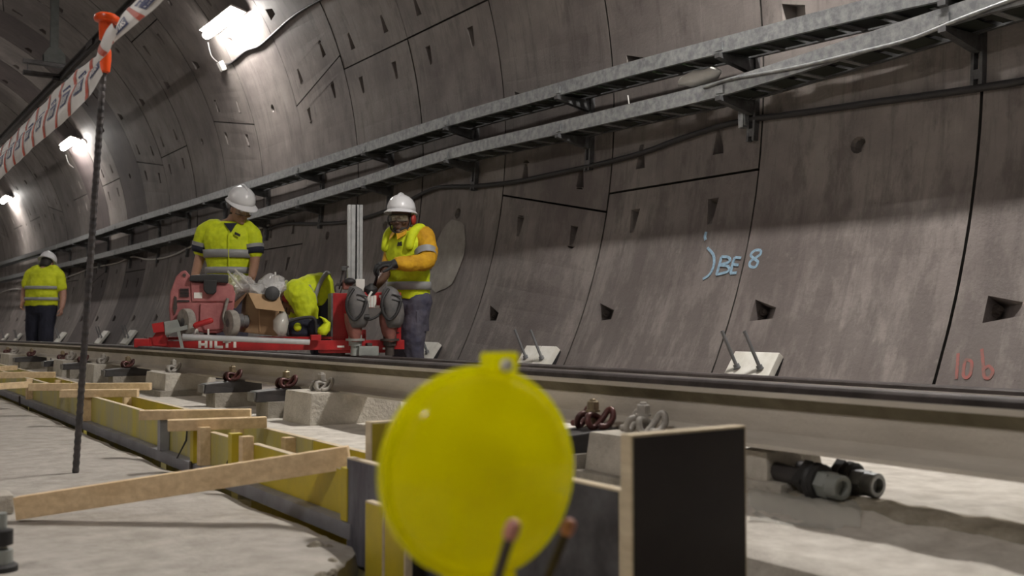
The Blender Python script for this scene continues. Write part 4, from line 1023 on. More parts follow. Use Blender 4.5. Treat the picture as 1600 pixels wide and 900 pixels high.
def tthing(name, label, cat, org=None, group=None):
    t = thing(name, label, cat, (0, 0, 0), group); t.matrix_world = TM @ Matrix.Translation(org or V(0, 0, 0)); return t
t = tthing('drilling_trolley', 'red rail mounted drilling trolley carrying two drill motors and an aluminium column', 'trolley'); T = t
# base beams
q = MB(); pbox(q, 240, 531, 632, 549, 0, .05); q.build('front_beam', 'red', t, bevel=.005)
q = MB(); pbox(q, 240, 531, 632, 549, .32, .37); q.build('rear_beam', 'red', t, bevel=.005)
for i, px in enumerate((262, 352, 440, 520, 616)):
    a = lp(px, 540, 0).x; q = MB(); q.box((a-.03, .05, lp(px, 546).z), (a+.03, .32, lp(px, 533).z)); q.build('cross_member', 'red', t)
q = MB(); pbox(q, 262, 526, 520, 531, .06, .34); q.build('deck_plate', 'red', t)
for L_ in (RX+.036, FX+.036):
    for v in ((.025,) if L_ < 2.5 else (.025, .345)):
        p = TM @ V(0, v, 0); u = (L_-p.x)/EU.x; zt = (RZ if L_ < 2.5 else FZ)+dip(7.2)-TO.z; c = V(u, v, zt+.027)
        axl = (TM.to_3x3().transposed() @ V(1, 0, 0)).normalized()
        q = MB(); q.lathe(c, axl, [(-.03, .02), (-.028, .027), (.034, .027), (.036, .040), (.044, .040), (.046, .02)], 20); q.build('wheel', 'rust_rod', t, smooth='auto')
# maker's lettering on the front beam
def flat(v, x0, y0, x1, y1):
    a, c = lp(x0, y1, v), lp(x1, y0, v)
    return (lambda u, w, l: V(a.x+(c.x-a.x)*u, v-l, a.z+(c.z-a.z)*w)), (c.x-a.x), (c.z-a.z)
def lettering(word, v, x0, y0, x1, y1, sw, m='sticker'):
    a, c = lp(x0, y1, v), lp(x1, y0, v); q = MB()
    letters(q, word, lambda u, w, l: V(u, v-l, w), a.x, c.x, a.z, c.z, sw, .002); o = q.build('lettering', m, T); o['kind'] = 'stuff'; return o
lettering('HILTI', 0., 312, 533.5, 372, 542.5, .020)
lettering('HILTI', .02, 571, 463, 607, 479, .020)
q = MB(); pbox(q, 598, 543, 612, 546, -.003, 0); q.build('sticker', 'sticker', t)
q = MB(); pbox(q, 527, 540, 538, 543, -.003, 0); q.build('sticker', 'sticker', t)
# left end: red brackets, grey casting and clamping lever
q = MB(); pbox(q, 209, 529, 233, 543, -.05, .03); q.build('end_block', 'red', t, bevel=.008)
q = MB(); pbox(q, 232, 527, 262, 541, -.02, .06); q.build('end_block', 'red', t, bevel=.004)
q = MB(); q.prism([lp(238, 528, -.03), lp(252, 506, -.03), lp(258, 506, -.03), lp(261, 540, -.03), lp(240, 540, -.03)], V(0, .05, 0)); q.build('gusset', 'red', t)
q = MB(); q.prism([lp(237, 506, -.06), lp(255, 503, -.06), lp(257, 518, -.06), lp(240, 520, -.06)], V(0, .12, 0)); q.build('corner_plate', 'red', t)
q = MB(); q.prism([lp(256, 503, -.05), lp(277, 499, -.05), lp(282, 512, -.05), lp(270, 520, -.05), lp(262, 524, -.05), lp(258, 524, -.05)], V(0, .10, 0)); q.build('clamp_casting', 'grey_paint', t, bevel=.006)
q = MB(); q.bar(lp(264, 518, -.09), lp(306, 508, -.09), .025, .030); q.build('lever', 'grey_paint', t)
q = MB(); q.tube([lp(305, 508.5, -.09), lp(329, 501, -.09)], .022, 10, round_=True); q.build('lever_handle', 'red', t, smooth=True)
q = MB(); q.bar(lp(279, 518, -.10), lp(286, 548, -.10), .03, .022); q.build('clamp_arm', 'grey_paint', t)
q = MB(); q.tube([lp(285, 526, -.08), lp(484, 534.5, -.08)], .0215, 14); q.build('steel_tube', 'chrome', t, smooth='auto')
q = MB(); q.prism([lp(302, 524, .0), lp(306, 514, .0), lp(309, 514, .0), lp(313, 525, 0), lp(310, 525, 0), lp(307.5, 518, 0), lp(305, 524, 0)], V(0, .012, 0)); q.build('tube_hook', 'sticker', t)
q = MB(); pbox(q, 324, 514, 327, 526, 0, .012); q.build('tube_hook', 'sticker', t)
q = MB(); pbox(q, 486, 523, 502, 532, -.09, -.02); q.build('end_block', 'red', t, bevel=.006)
# right hand frame
q = MB(); pbox(q, 519, 458, 545, 541, .08, .26); q.build('upright', 'red', t, bevel=.006)
q = MB(); pbox(q, 517, 458, 520.5, 541, .06, .27); q.build('edge_strip', 'galv_dark', t)
q = MB(); pbox(q, 545, 457, 627, 481, .02, .12); q.build('top_frame', 'red', t, bevel=.006)
q = MB(); pbox(q, 604, 457, 627, 536, .10, .26); q.build('upright', 'red', t, bevel=.006)
q = MB(); pbox(q, 612, 460, 627, 535, .02, .10); q.build('side_panel', 'red', t, bevel=.005)
for y in (519, 529):
    q = MB(); pbox(q, 613, y, 624, y+1.6, .012, .02); q.build('slot', 'black', t)
q = MB(); pbox(q, 560, 515, 572, 541, .06, .20); q.build('lug_plate', 'red', t, bevel=.004)
q = MB(); pbox(q, 500, 532, 612, 552, .02, .16); q.build('base_frame', 'red', t, bevel=.005)
q = MB(); pbox(q, 561, 541, 592, 556, -.10, .02); q.build('clamp_block', 'grey_paint', t, bevel=.008)
q = MB(); pbox(q, 574, 536, 582, 543, -.08, .0); q.build('clamp_screw', 'rust_rod', t, bevel=.004)
# aluminium column of two grooved profiles
for (x0, x1) in ((543.5, 555.5), (557.5, 567)):
    a, c = lp(x0, 447, .20), lp(x1, 320, .20); wd = c.x-a.x; q = MB()
    prof = [(0, 0), (wd*.30, 0), (wd*.34, .008), (wd*.42, .008), (wd*.46, 0), (wd, 0), (wd, .06), (0, .06)]
    q.prism([V(a.x+x, .20+y, a.z) for x, y in prof], V(0, 0, c.z-a.z)); q.build('column_profile', 'alu', t)
a, c = lp(555.5, 447, .225), lp(557.5, 320, .225); q = MB(); q.box((a.x, .225, a.z), (c.x, .25, c.z)); q.build('column_slot', 'black', t)
q = MB(); pbox(q, 556, 436, 570, 458, .13, .17); q.build('foot_plate', 'sticker', t, bevel=.004)
q = MB(); pbox(q, 566, 437, 586, 456, .0, .04)
# drill motors hanging on the frame
def motor(cx, label, w_, skew):
    P = lambda y, v=-.05: lp(cx, y, v)
    q = MB(); k_ = .0053
    secs = [(447, -5, 4.5, .035), (452, -2, 10, .06), (462, 0, 14, .085), (476, 1, 16.5, .095), (492, 2+skew, 16, .095), (504, 2+skew*1.3, 14, .085), (512, 1+skew, 11, .06)]
    q.loft([(P(y)+V(k_*dx, 0, 0), V(k_*hw, 0, 0), V(0, dv, 0), .8) for y, dx, hw, dv in secs], 20); mc = q.build('drill_motor', 'motor', t, smooth=True)
    q = MB(); q.loft([(P(y, -.03)+V(k_*dx, 0, 0), V(k_*hw, 0, 0), V(0, .07, 0), .9) for y, dx, hw in ((490, -5, 13), (505, -4, 13), (520, -3, 10.5), (530, -2, 7.5), (534, -2, 7))], 18); q.build('gear_cone', 'cone', mc, smooth='auto')
    q = MB(); c = P(530, -.03)+V(-.01, 0, 0); q.lathe(c, V(0, 0, -1), [(-.035, .052), (-.005, .052), (-.004, .074), (.012, .074), (.013, .05), (.05, .05), (.051, .035), (.125, .035)], 18); q.build('chuck', 'rust_rod' if skew else 'grey_paint', mc, smooth='auto')
    q = MB(); pts = [P(452)+V(-.03, -.06, 0), P(470)+V(-.085, -.10, 0), P(488)+V(-.08, -.10, 0), P(500)+V(-.03, -.10, 0), P(488)+V(.03, -.11, 0), P(470)+V(.06, -.10, 0)]
    q.tube(smooth_path(pts), .012, 8); q.build('motor_handle', 'black', mc, smooth=True)
    for y in (462, 470):
        q = MB(); c = P(y)+V(.03, -.09, 0); q.tube([c+V(-.04, 0, .01), c+V(.04, 0, -.01)], .006, 6); q.build('rib', 'black', mc)
motor(557, '', 1, .0); motor(611, '', 1, 1.2)
q = MB(); q.tube(smooth_path([lp(565, 492, -.12), lp(574, 499, -.13), lp(584, 497, -.13), lp(594, 490, -.12), lp(600, 480, -.12)]), .010, 8); q.build('hose', 'black', t, smooth=True)
q = MB(); q.lathe(lp(573, 495, -.13), V(1, 0, 0), [(-.02, .02), (.02, .02)], 10); q.build('hose_coupling', 'black', t)
# control levers and small fittings left of the column
for pts in ([(530, 452), (536, 424), (545, 416)], [(537, 452), (541, 426)], [(526, 444), (546, 442), (548, 452)], [(524, 456), (525, 446), (543, 446)]):
    q = MB(); q.tube(smooth_path([lp(x, y, .14) for x, y in pts]), .008, 6); q.build('control_lever', 'steel_dark', t, smooth=True)
q = MB(); pbox(q, 534, 416, 541, 423, .10, .16); q.build('lever_knob', 'galv_dark', t, bevel=.006)
q = MB(); pbox(q, 537, 437, 550, 452, .06, .16); q.build('valve_block', 'cone', t, bevel=.012)
q = MB(); c = lp(546, 440, .08); q.ell(c, V(.05, 0, 0), V(0, .05, 0), V(0, 0, .03), 12, 8); q.build('valve_cap', 'black', t, smooth=True)
q = MB(); q.lathe(lp(579, 453, .05), V(0, -.4, 1), [(-.03, .05), (.0, .055), (.02, .05), (.04, .02), (.05, .014)], 14); q.build('rotary_joint', 'black', t, smooth='auto')
q = MB(); q.tube(smooth_path([lp(573, 476, -.01), lp(576, 464, -.02), lp(581, 456, -.01)]), .009, 8); q.build('white_hose', 'sticker', t, smooth=True)

# ------------------------------------------------------------------ dusty red power unit on the trolley's left
t = tthing('power_unit', 'dusty faded red wheeled power unit with black top handle on the trolley', 'power unit'); v0, dv = .05, .33
q = MB(); P = [(266, 515), (264, 482), (266, 456), (275, 432), (283, 424), (290, 422), (297, 430), (300, 440), (352, 440), (364, 446), (368, 460), (366, 480), (360, 500), (354, 516), (340, 521), (318, 520), (305, 517), (303, 500), (296, 488), (288, 487), (281, 494), (279, 515)]
q.prism([lp(x, y, v0) for x, y in P], V(0, dv, 0)); q.build('housing', 'red_dusty', t, bevel=.018, seg=3, smooth='auto')
q = MB(); q.prism([lp(x, y, v0-.015) for x, y in [(313, 474), (364, 474), (358, 500), (351, 514), (320, 516), (312, 500)]], V(0, .03, 0)); q.build('front_panel', 'red_dusty', t, bevel=.008)
q = MB(); q.prism([lp(x, y, v0-.012) for x, y in [(298, 441), (362, 446), (364, 471), (300, 471)]], V(0, .03, 0)); q.build('upper_panel', 'red_dusty', t, bevel=.008)
q = MB(); q.prism([lp(x, y, v0-.04) for x, y in [(295, 439), (297, 430), (330, 428), (357, 429), (357, 442), (330, 441)]], V(0, .20, 0)); q.build('top_handle', 'black', t, bevel=.012, seg=2)
q = MB(); q.prism([lp(x, y, v0-.05) for x, y in [(318, 437), (339, 437), (338, 456), (333, 460), (323, 459), (318, 453)]], V(0, .05, 0)); q.build('latch', 'black', t, bevel=.008)
q = MB(); pbox(q, 303, 457, 316, 466, v0-.016, v0-.006); q.build('sticker', 'sticker', t)
for i in range(6):
    q = MB(); pbox(q, 281, 451+2.3*i, 295, 452.2+2.3*i, v0-.012, v0+.01); q.build('vent_slot', 'black', t)
q = MB(); pbox(q, 277, 469, 296, 471.5, v0-.01, v0+.01); q.build('vent_slot', 'black', t)
q = MB(); q.prism([lp(x, y, v0-.012) for x, y in [(273, 462), (276, 465), (277, 482), (273, 492), (270, 482)]], V(0, .02, 0)); q.build('side_recess', 'rust_rod', t)
q = MB(); q.lathe(lp(288, 430, v0-.004), V(0, -1, 0), [(-.01, .013), (.005, .013)], 10); q.build('plug', 'rust_rod', t)
def wheel(px, py, rx, v, axl):
    c = lp(px, py, v); axl = axl.normalized()
    q = MB(); q.lathe(c, axl, [(-.028, rx*.72), (-.028, rx*.96), (-.02, rx), (.02, rx), (.028, rx*.96), (.028, rx*.72)], 28); wt = q.build('wheel', 'tyre', t, smooth='auto')
    q = MB(); q.lathe(c, axl, [(-.030, .01), (-.024, rx*.74), (.024, rx*.74), (.030, .01)], 20); q.build('wheel_hub', 'motor', wt, smooth='auto')
wheel(291, 503, .098, -.02, V(.88, .47, 0)); wheel(361, 505, .098, -.01, V(.90, .42, 0))
q = MB(); c = lp(378, 502, .08); q.lathe(c, V(1, .3, 0), [(-.05, .03), (-.03, .055), (.0, .06), (.01, .045), (.04, .05), (.05, .03)], 14); q.build('gear_head', 'motor', t, smooth='auto')
q = MB(); q.tube(smooth_path([lp(x, y, .02) for x, y in [(356, 466), (352, 482), (349, 496), (352, 506)]]), .012, 8); q.build('side_rod', 'tyre', t, smooth=True)
q = MB(); pbox(q, 318, 519, 338, 526, .1, .32); q.build('underframe', 'black', t)

# ------------------------------------------------------------------ cardboard box, plastic film and bags on the trolley
t = tthing('cardboard_box', 'open cardboard box with folded flaps full of clear plastic wrap', 'box')
A, B_ = lp(379, 522, .10), lp(433, 526, .10); Cc, D_ = lp(388, 462, .10), lp(441, 466, .10); dp = V(-.02, .25, .0)
q = MB(); fr = [lp(380, 519, .10), lp(432, 525, .10), lp(436, 464, .10), lp(386, 459, .10)]
q.prism([fr[0]+V(0, .0, 0), fr[1], fr[2], fr[3]], V(0, .008, 0)); q.build('front_panel', 'card_in', t)
q = MB(); q.prism([p+dp for p in fr], V(0, .008, 0)); q.build('rear_panel', 'card', t)
for i, j in ((1, 2), (0, 3)):
    q = MB(); q.prism([fr[i], fr[j], fr[j]+dp, fr[i]+dp], V(.008, 0, 0)); q.build('side_panel', 'card', t)
q = MB(); q.prism([fr[0], fr[1], fr[1]+dp, fr[0]+dp], V(0, 0, .008)); q.build('bottom_panel', 'card', t)
q = MB(); q.prism([lp(388, 458, .09), lp(436, 463, .09), lp(445, 487, -.02), lp(400, 482, -.02)], V(0, .006, .004)); q.build('flap', 'card', t)
q = MB(); q.prism([lp(386, 458, .10), lp(383, 457, .36), lp(359, 479, .28), lp(368, 482, .04)], V(.004, 0, .004)); q.build('flap', 'card', t)
q = MB(); q.prism([lp(404, 484, .092), lp(405.5, 484, .092), lp(407, 518, .092), lp(405.5, 518, .092)], V(0, .006, 0)); q.build('packing_tape', 'card', t)
def film_blob(px, py, rx, rz, v, label, m='clear', amp=.05, sc=9, seed=0, ry=.10):
    c = lp(px, py, v); q = MB(); q.ell(V(0, 0, 0), V(rx, 0, 0), V(0, ry, 0), V(0, 0, rz), 26, 16)
    o = q.build('plastic_wrap', m, smooth=False); crumple(o, amp, sc, seed); crumple(o, amp*.35, sc*3, seed+3); o.matrix_world = TM @ Matrix.Translation(c); return tag(o, label, 'plastic wrap', 'crumpled plastic wrap in the cardboard box')
film_blob(424, 449, .10, .085, .22, 'rounded clear plastic bag at the right of the open box', seed=3)
film_blob(403, 453, .09, .06, .20, 'crumpled clear film in the middle of the open box', seed=8)
film_blob(366, 450, .09, .12, .30, 'tall crumpled clear film between power unit and box', seed=14)
film_blob(384, 446, .10, .05, .26, 'sheet of clear film draped over the box flap', seed=21)
for i, (p0, p1, lb) in enumerate((((356, 424), (379, 452), 'slim clear plastic tube leaning left behind the box'), ((367, 421), (402, 458), 'longest clear plastic tube lying across the box'), ((378, 437), (410, 462), 'thick clear plastic tube on the box flap'))):
    q = MB(); q.tube([lp(*p0, .24), lp(*p1, .12)], .009 if i < 2 else .014, 10); o = q.build('plastic_tube', 'film', smooth='auto'); o.matrix_world = TM; tag(o, lb, 'plastic tube')
for (x0, y0, x1, y1, lb) in ((430, 425, 431.5, 462, 'tall white rod standing in the box beside the crouching worker'), (434.5, 431, 434, 462, 'shorter white rod standing in the box beside the crouching worker')):
    q = MB(); q.tube([lp(x0, y0, .2), lp(x1, y1, .2)], .007, 8); o = q.build('white_rod', 'sticker', smooth='auto'); o.matrix_world = TM; tag(o, lb, 'rod')
q = MB(); c = lp(425, 459, .06); q.lathe(V(0, 0, 0), V(.1, -1, .2), [(-.025, .045), (-.02, .055), (.02, .055), (.025, .045)], 18); o = q.build('tape_roll', 'black', smooth='auto'); o.matrix_world = TM @ Matrix.Translation(c); tag(o, 'black roll on top of the clear plastic in the box', 'roll')
q = MB(); q.loft([(lp(439, 524, .0), V(.03, 0, 0), V(0, .05, 0)), (lp(438, 515, .0), V(.055, 0, 0), V(0, .07, 0)), (lp(439, 502, .0), V(.06, 0, 0), V(0, .07, 0)), (lp(440, 492, .02), V(.03, 0, 0), V(0, .04, 0)), (lp(441, 487, .02), V(.008, 0, 0), V(0, .01, 0))], 16)
o = q.build('plastic_bag', 'film', smooth=True); crumple(o, .02, 14); o.matrix_world = TM; tag(o, 'milky plastic bag standing right of the cardboard box', 'bag')
# navy tool bag and the yellow bundle beside it
t = tthing('tool_bag', 'navy blue tool bag with black tube frame below the crouching worker', 'bag')
q = MB(); q.loft([(lp(468, y, .16), V(hw, 0, 0), V(0, .10, 0), .75) for y, hw in ((525, .095), (520, .105), (508, .105), (500, .09), (497, .06))], 20); q.build('bag_body', 'navy_dark', t, smooth=True)
q = MB(); q.loft([(lp(493, y, .10), V(hw, 0, 0), V(0, .09, 0), .8) for y, hw in ((524, .05), (518, .06), (505, .06), (498, .04))], 16); q.build('side_pocket', 'navy_dark', t, smooth=True)
for pts in ([(450, 524), (448, 507), (456, 501), (478, 496), (492, 499), (494, 522)],):
    q = MB(); q.tube(smooth_path([lp(x, y, -.0) for x, y in pts]), .012, 8); q.build('tube_frame', 'black', t, smooth=True)
q = MB(); q.ell(lp(465, 511, .07), V(.032, 0, 0), V(0, .03, 0), V(0, 0, .035), 12, 8); q.build('yellow_patch', 'hivis', t, smooth=True)
q = MB(); q.loft([(lp(504, y, .02)+V(dx, 0, 0), V(hw, 0, 0), V(0, .05, 0)) for y, hw, dx in ((523, .030, .0), (518, .055, 0), (512, .05, .012), (504, .025, .035), (498, .018, .01), (495, .008, -.02))], 16)
o = q.build('hivis_bundle', 'hivis', smooth=True); crumple(o, .012, 20); o.matrix_world = TM; tag(o, 'small bundled fluorescent yellow garment beside the navy tool bag', 'garment')

# ------------------------------------------------------------------ the four workers
HX, HYW = RT.copy(), V(FW.x, FW.y, 0).normalized()
def person(label, px, z0, zfloor):
    p = at(px, 500, z0); t = thing('person', label, 'person', (p.x, p.y, zfloor)); t['_z'] = z0; return t
def spin(yaw, pitch=0., roll=0.):
    """local axes (right, forward, up) of a head or chest; yaw 0 looks at the camera, + turns towards picture right"""
    f = (-HYW*math.cos(yaw)+HX*math.sin(yaw)).normalized(); r = V(0, 0, 1).cross(f).normalized()
    f2 = (f*math.cos(pitch)+V(0, 0, 1)*math.sin(pitch)).normalized(); u = f2.cross(r)
    r2 = (r*math.cos(roll)+u*math.sin(roll)).normalized(); return r2, f2, f2.cross(r2)
def head_mesh(q, c, R, F, U, k=1.0):
    """head: chin to crown 0.235*k, c is the centre at eye level"""
    S_ = [(-.118, .018, .012, .060), (-.112, .034, .026, .050), (-.095, .050, .050, .030), (-.070, .060, .068, .014), (-.040, .068, .082, .004), (-.010, .073, .092, -.002), (.020, .076, .098, -.006), (.050, .076, .100, -.008), (.080, .068, .090, -.010), (.100, .052, .070, -.012), (.113, .030, .042, -.012), (.117, .008, .012, -.012)]
    q.loft([(c+(U*h+F*o)*k, R*(a*k), F*(b*k)) for h, a, b, o in S_], 20)
    E_ = lambda x, y, z, a, b, d: q.ell(c+(R*x+F*y+U*z)*k, R*(a*k), F*(b*k), U*(d*k), 10, 7)
    E_(0, .098, -.022, .013, .018, .026); E_(0, .104, -.038, .019, .014, .011)                      # nose
    E_(0, .088, -.066, .024, .010, .006); E_(0, .086, -.077, .021, .011, .007)                      # lips
    E_(0, .084, .022, .056, .014, .010); E_(0, .078, -.104, .020, .014, .014)                       # brow, chin
    for s in (-1, 1):
        E_(s*.076, -.008, -.015, .009, .020, .030); E_(s*.045, .072, -.035, .022, .018, .018)       # ears, cheeks
        q.tube([c+(R*(s*.0)+F*-.03+U*-.06)*k, c+(F*-.03+U*-.13)*k], .055*k, 14)
def hand_mesh(q, wrist, d, n, s, k=1.0, curl=.6):
    """palm and five fingers: d = pointing direction, n = palm normal, s = side of the thumb (+1/-1)"""
    d = d.normalized(); w_ = d.cross(n).normalized(); n = w_.cross(d)
    q.loft([(wrist-d*.02*k, w_*.027*k, n*.019*k), (wrist+d*.015*k, w_*.031*k, n*.017*k), (wrist+d*.055*k, w_*.041*k, n*.016*k), (wrist+d*.088*k, w_*.042*k, n*.013*k), (wrist+d*.096*k, w_*.036*k, n*.008*k)], 14)
    for i, ln in enumerate((.070, .080, .074, .058)):
        x = (-.0315+.021*i)*-s; b = wrist+d*(.088-.004*abs(i-1.2))*k+w_*x*k; a1, a2, a3 = curl*.6, curl*1.5, curl*2.2; p = [b-d*.02*k]
        p.append(b)
        for a, f in ((a1, .46), (a2, .32), (a3, .22)): p.append(p[-1]+(d*math.cos(a)+n*math.sin(a)+w_*(x*1.5))*ln*f*k)
        q.tube(p, [.0090*k, .0092*k, .0085*k, .0078*k, .0068*k], 8, round_=True)
    b = wrist+d*.022*k+w_*(.028*s)*k; p = [b-w_*s*.012*k, b]
    for a, f in ((.75, .036), (.45, .030), (.2, .022)): p.append(p[-1]+(d*math.cos(a)+w_*s*math.sin(a)+n*.35*curl).normalized()*f*k)
    q.tube(p, [.013*k, .0125*k, .0105*k, .0095*k, .0075*k], 8, round_=True)
def limb(q, pts, radii, n=14, dense=4):
    P = smooth_path(pts, dense); R = []
    for i in range(len(P)): f = i/dense; k = min(int(f), len(radii)-2); R.append(radii[k]+(radii[k+1]-radii[k])*(f-k))
    q.tube(P, R, n, round_=True)
def torso_secs(prof): return prof
def helmet(t, c, R, F, U, k=1.0, m='helmet'):
    """hard hat: dome with crown ridge, peak at the front, brim all round; c = centre of the brim plane"""
    q = MB(); n = 28; prof = [(0, 1.0, 1.0), (.030, .99, .99), (.060, .93, .93), (.090, .78, .80), (.112, .55, .58), (.126, .28, .30), (.130, .05, .05)]
    q.loft([(c+U*(h*k)-F*.005*k, R*(.106*a*k), F*(.130*b*k)) for h, a, b in prof], n); og = t.location.copy(); sh = q.build('helmet', m, t, smooth=True, org=og)
    q = MB(); o = []
    for i in range(n):
        a = 2*PI*i/n; x, y = math.cos(a), math.sin(a); ext = .012+(.045*max(0, y)**2 if y > 0 else .010*abs(y))
        rx, ry = .104, .128
        o.append((c+(R*(x*(rx-.004))+F*(y*(ry-.004)-.005)+U*.008)*k, c+(R*(x*(rx+ext))+F*(y*(ry+ext)-.005)+U*(-.010-.012*max(0, y)))*k))
    for a, b in o: q.v += [a, b, b-U*.005*k, a-U*.010*k]
    for i in range(n):
        j = (i+1) % n
        for e in range(4): e2 = (e+1) % 4; q.f.append((4*i+e, 4*i+e2, 4*j+e2, 4*j+e))
    q.build('brim', m, sh, smooth='auto', org=og)
    q = MB(); pts = [c+(F*(.122*math.cos(a)-.005)+U*(.132*math.sin(a)+.004))*k for a in [PI*(.12+.76*i/12) for i in range(13)]]
    q.tube(pts, .010*k, 8); q.build('ridge', m, sh, smooth=True, org=og)
def face_bits(t, c, R, F, U, k, goggles=True, m='goggle'):
    for s in (-1, 1):
        q = MB(); q.ell(c+(R*(s*.031)+F*.082+U*.003)*k, R*(.012*k), F*(.010*k), U*(.009*k), 10, 7); q.build('eye', 'eye', t, smooth=True, org=t.location)
    if goggles:
        q = MB(); n = 14; top, bot = [], []
        for i in range(n+1):
            a = -1.25+2.5*i/n; d = R*(math.sin(a)*.080)+F*(math.cos(a)*.070+.042); top.append(c+(d+U*.024)*k); bot.append(c+(d*1.0+U*-.026)*k)
        for a, b in zip(top, bot): q.v += [a, b]
        for i in range(n): q.f.append((2*i, 2*i+2, 2*i+3, 2*i+1))
        gl = q.build('goggles', m, t, smooth=True, org=t.location)
        q = MB(); q.tube(top, .0045*k, 6); q.tube(bot, .003*k, 6)
        for s, e in ((-1, 0), (1, -1)): q.tube([top[e], c+(R*(s*.082)+F*-.01+U*.01)*k], .004*k, 6)
        q.build('goggle_frame', 'black', gl, smooth=True, org=t.location)
def finish(q, name, m, t, vox, wr=0., sc=14, seed=0, smooth=2):
    o = q.build(name, m, t, smooth=True, org=t.location); remesh(o, vox, smooth)
    if wr: crumple(o, wr, sc, seed); crumple(o, wr*.45, sc*2.6, seed+5)
    return o
def band(t, secs, n=28, off=.007, m='reflect', name='reflective_band', e=1.0):
    q = MB(); q.loft([(c, a*(1+off/a.length), b*(1+off/b.length), e) for c, a, b in secs], n, cap=False); o = q.build(name, m, t, smooth=True, org=t.location)
    md = o.modifiers.new('s', 'SOLIDIFY'); md.thickness = .004; md.offset = 1; return o
def lerp_sec(secs, f):
    f = max(0, min(len(secs)-1.001, f)); i = int(f); u = f-i; A, B = secs[i], secs[i+1]
    return (A[0].lerp(B[0], u), A[1].lerp(B[1], u), A[2].lerp(B[2], u))
def dense(secs, k=4): return [lerp_sec(secs, i/k) for i in range((len(secs)-1)*k+1)]
def boots(t, ankles, fwd):
    for a in ankles:
        z = t.location.z; q = MB(); c = V(a.x, a.y, z); w_ = fwd.cross(V(0, 0, 1)).normalized()
        q.loft([(c+fwd*-.07+V(0, 0, .035), w_*.032, V(0, 0, .034)), (c+fwd*-.04+V(0, 0, .045), w_*.040, V(0, 0, .044)), (c+fwd*.05+V(0, 0, .045), w_*.043, V(0, 0, .044)), (c+fwd*.13+V(0, 0, .033), w_*.046, V(0, 0, .032)), (c+fwd*.19+V(0, 0, .026), w_*.036, V(0, 0, .025)), (c+fwd*.205+V(0, 0, .024), w_*.015, V(0, 0, .015))], 14)
        q.tube([c+V(0, 0, .05), c+V(0, 0, .20)], [.046, .052], 14); q.build('boot', 'boot', t, smooth=True, org=t.location)

# ---- worker A: standing right of the trolley, amber jacket under the vest, looking at the camera
z0 = 8.32; ZW = -.655
t = person('person in white helmet and amber jacket under yellow vest, standing with gloves beside the trolley', 641, z0, ZW); J = lambda x, y, d=0.: at(x, y, z0+d)
k = 1.06; R, F, U = spin(-.22, -.06, .0); hc = J(627, 341, -.03)
cr, cf, cu = spin(-.62)                                       # chest turned to picture left
bd = MB(); head_mesh(bd, hc, R, F, U, k)
Sh_l, El_l, Wr_l = J(662, 371, -.06), J(667, 407, -.20), J(617, 412, -.36)
Sh_r, El_r, Wr_r = J(617, 378, .13), J(604, 424, -.02), J(586, 449, -.22)
hipc = J(641, 470, .03); An_l, An_r = J(650, 608, -.02), J(628, 608, .10); Kn_l, Kn_r = J(646, 540, -.06), J(630, 540, .02)
An_l.z = An_r.z = ZW+.07
tors = [(J(641, 478, .03), cr*.165, cf*.118), (J(640, 458, .03), cr*.172, cf*.125), (J(638, 435, .02), cr*.180, cf*.130), (J(637, 410, .02), cr*.192, cf*.138), (J(637, 388, .02), cr*.200, cf*.138), (J(637, 373, .02), cr*.190, cf*.118), (J(635, 363, .01), cr*.130, cf*.088), (J(633, 356, .0), cr*.070, cf*.065)]
bd.loft([(c, a*.86, b*.86) for c, a, b in tors], 18); bd.tube([J(634, 366, .0), J(629, 350, -.01)], [.065, .058], 14)
limb(bd, [Sh_l, El_l, Wr_l], [.055, .045, .032]); limb(bd, [Sh_r, El_r, Wr_r], [.055, .043, .031])
hand_mesh(bd, Wr_l, (J(600, 413, -.40)-Wr_l), V(0, 0, -1)+HYW*.3, 1, 1.0, .9); hand_mesh(bd, Wr_r, (J(580, 458, -.26)-Wr_r), HX*.6+HYW*-.5, 1, 1.0, .9)
limb(bd, [hipc+cr*.085, Kn_l, An_l], [.085, .06, .042]); limb(bd, [hipc-cr*.085, Kn_r, An_r], [.085, .06, .042])
finish(bd, 'body', 'skin_dark', t, .0065)
face_bits(t, hc, R, F, U, k)
helmet(t, hc+U*.052*k, *spin(-.22, .05), k*1.03)
for s in (-1, 1):                                             # ear defenders
    q = MB(); q.ell(hc+(R*(s*.096)+F*-.008+U*-.012)*k, R*.022, F*.036, U*.046, 14, 10); ed = q.build('ear_defender', 'red_cup' if s > 0 else 'black', t, smooth=True, org=t.location)
    q = MB(); q.ell(hc+(R*(s*.080)+F*-.006+U*-.012)*k, R*.014, F*.034, U*.044, 14, 8); q.build('ear_cushion', 'black', ed, smooth=True, org=t.location)
q = MB(); q.tube(smooth_path([hc+(R*-.080+F*.02+U*-.03)*k, hc+(R*-.066+F*.055+U*-.085)*k, hc+(F*.088+U*-.118)*k, hc+(R*.066+F*.055+U*-.085)*k, hc+(R*.080+F*.02+U*-.03)*k]), .006, 6); q.build('chin_strap', 'black', t, smooth=True, org=t.location)
q = MB(); q.loft([(hc+(U*h+F*o)*k, R*(a*k), F*(b*k)) for h, a, b, o in ((-.122, .020, .016, .058), (-.108, .045, .040, .042), (-.090, .056, .056, .030), (-.074, .062, .064, .020))], 16); q.build('beard', 'hair', t, smooth=True, org=t.location)
q = MB(); q.loft([(c, a*.95, b*.95) for c, a, b in dense(tors[1:])], 20)     # amber jacket: body, sleeves, collar
limb(q, [tors[5][0]+cr*.12, Sh_l, El_l, Wr_l+(El_l-Wr_l)*.12], [.088, .092, .075, .055]); limb(q, [tors[5][0]-cr*.12, Sh_r, Sh_r+(El_r-Sh_r)*.85], [.080, .078, .058])
q.tube([J(635, 368, 0), J(632, 361, -.01)], [.084, .076], 16)
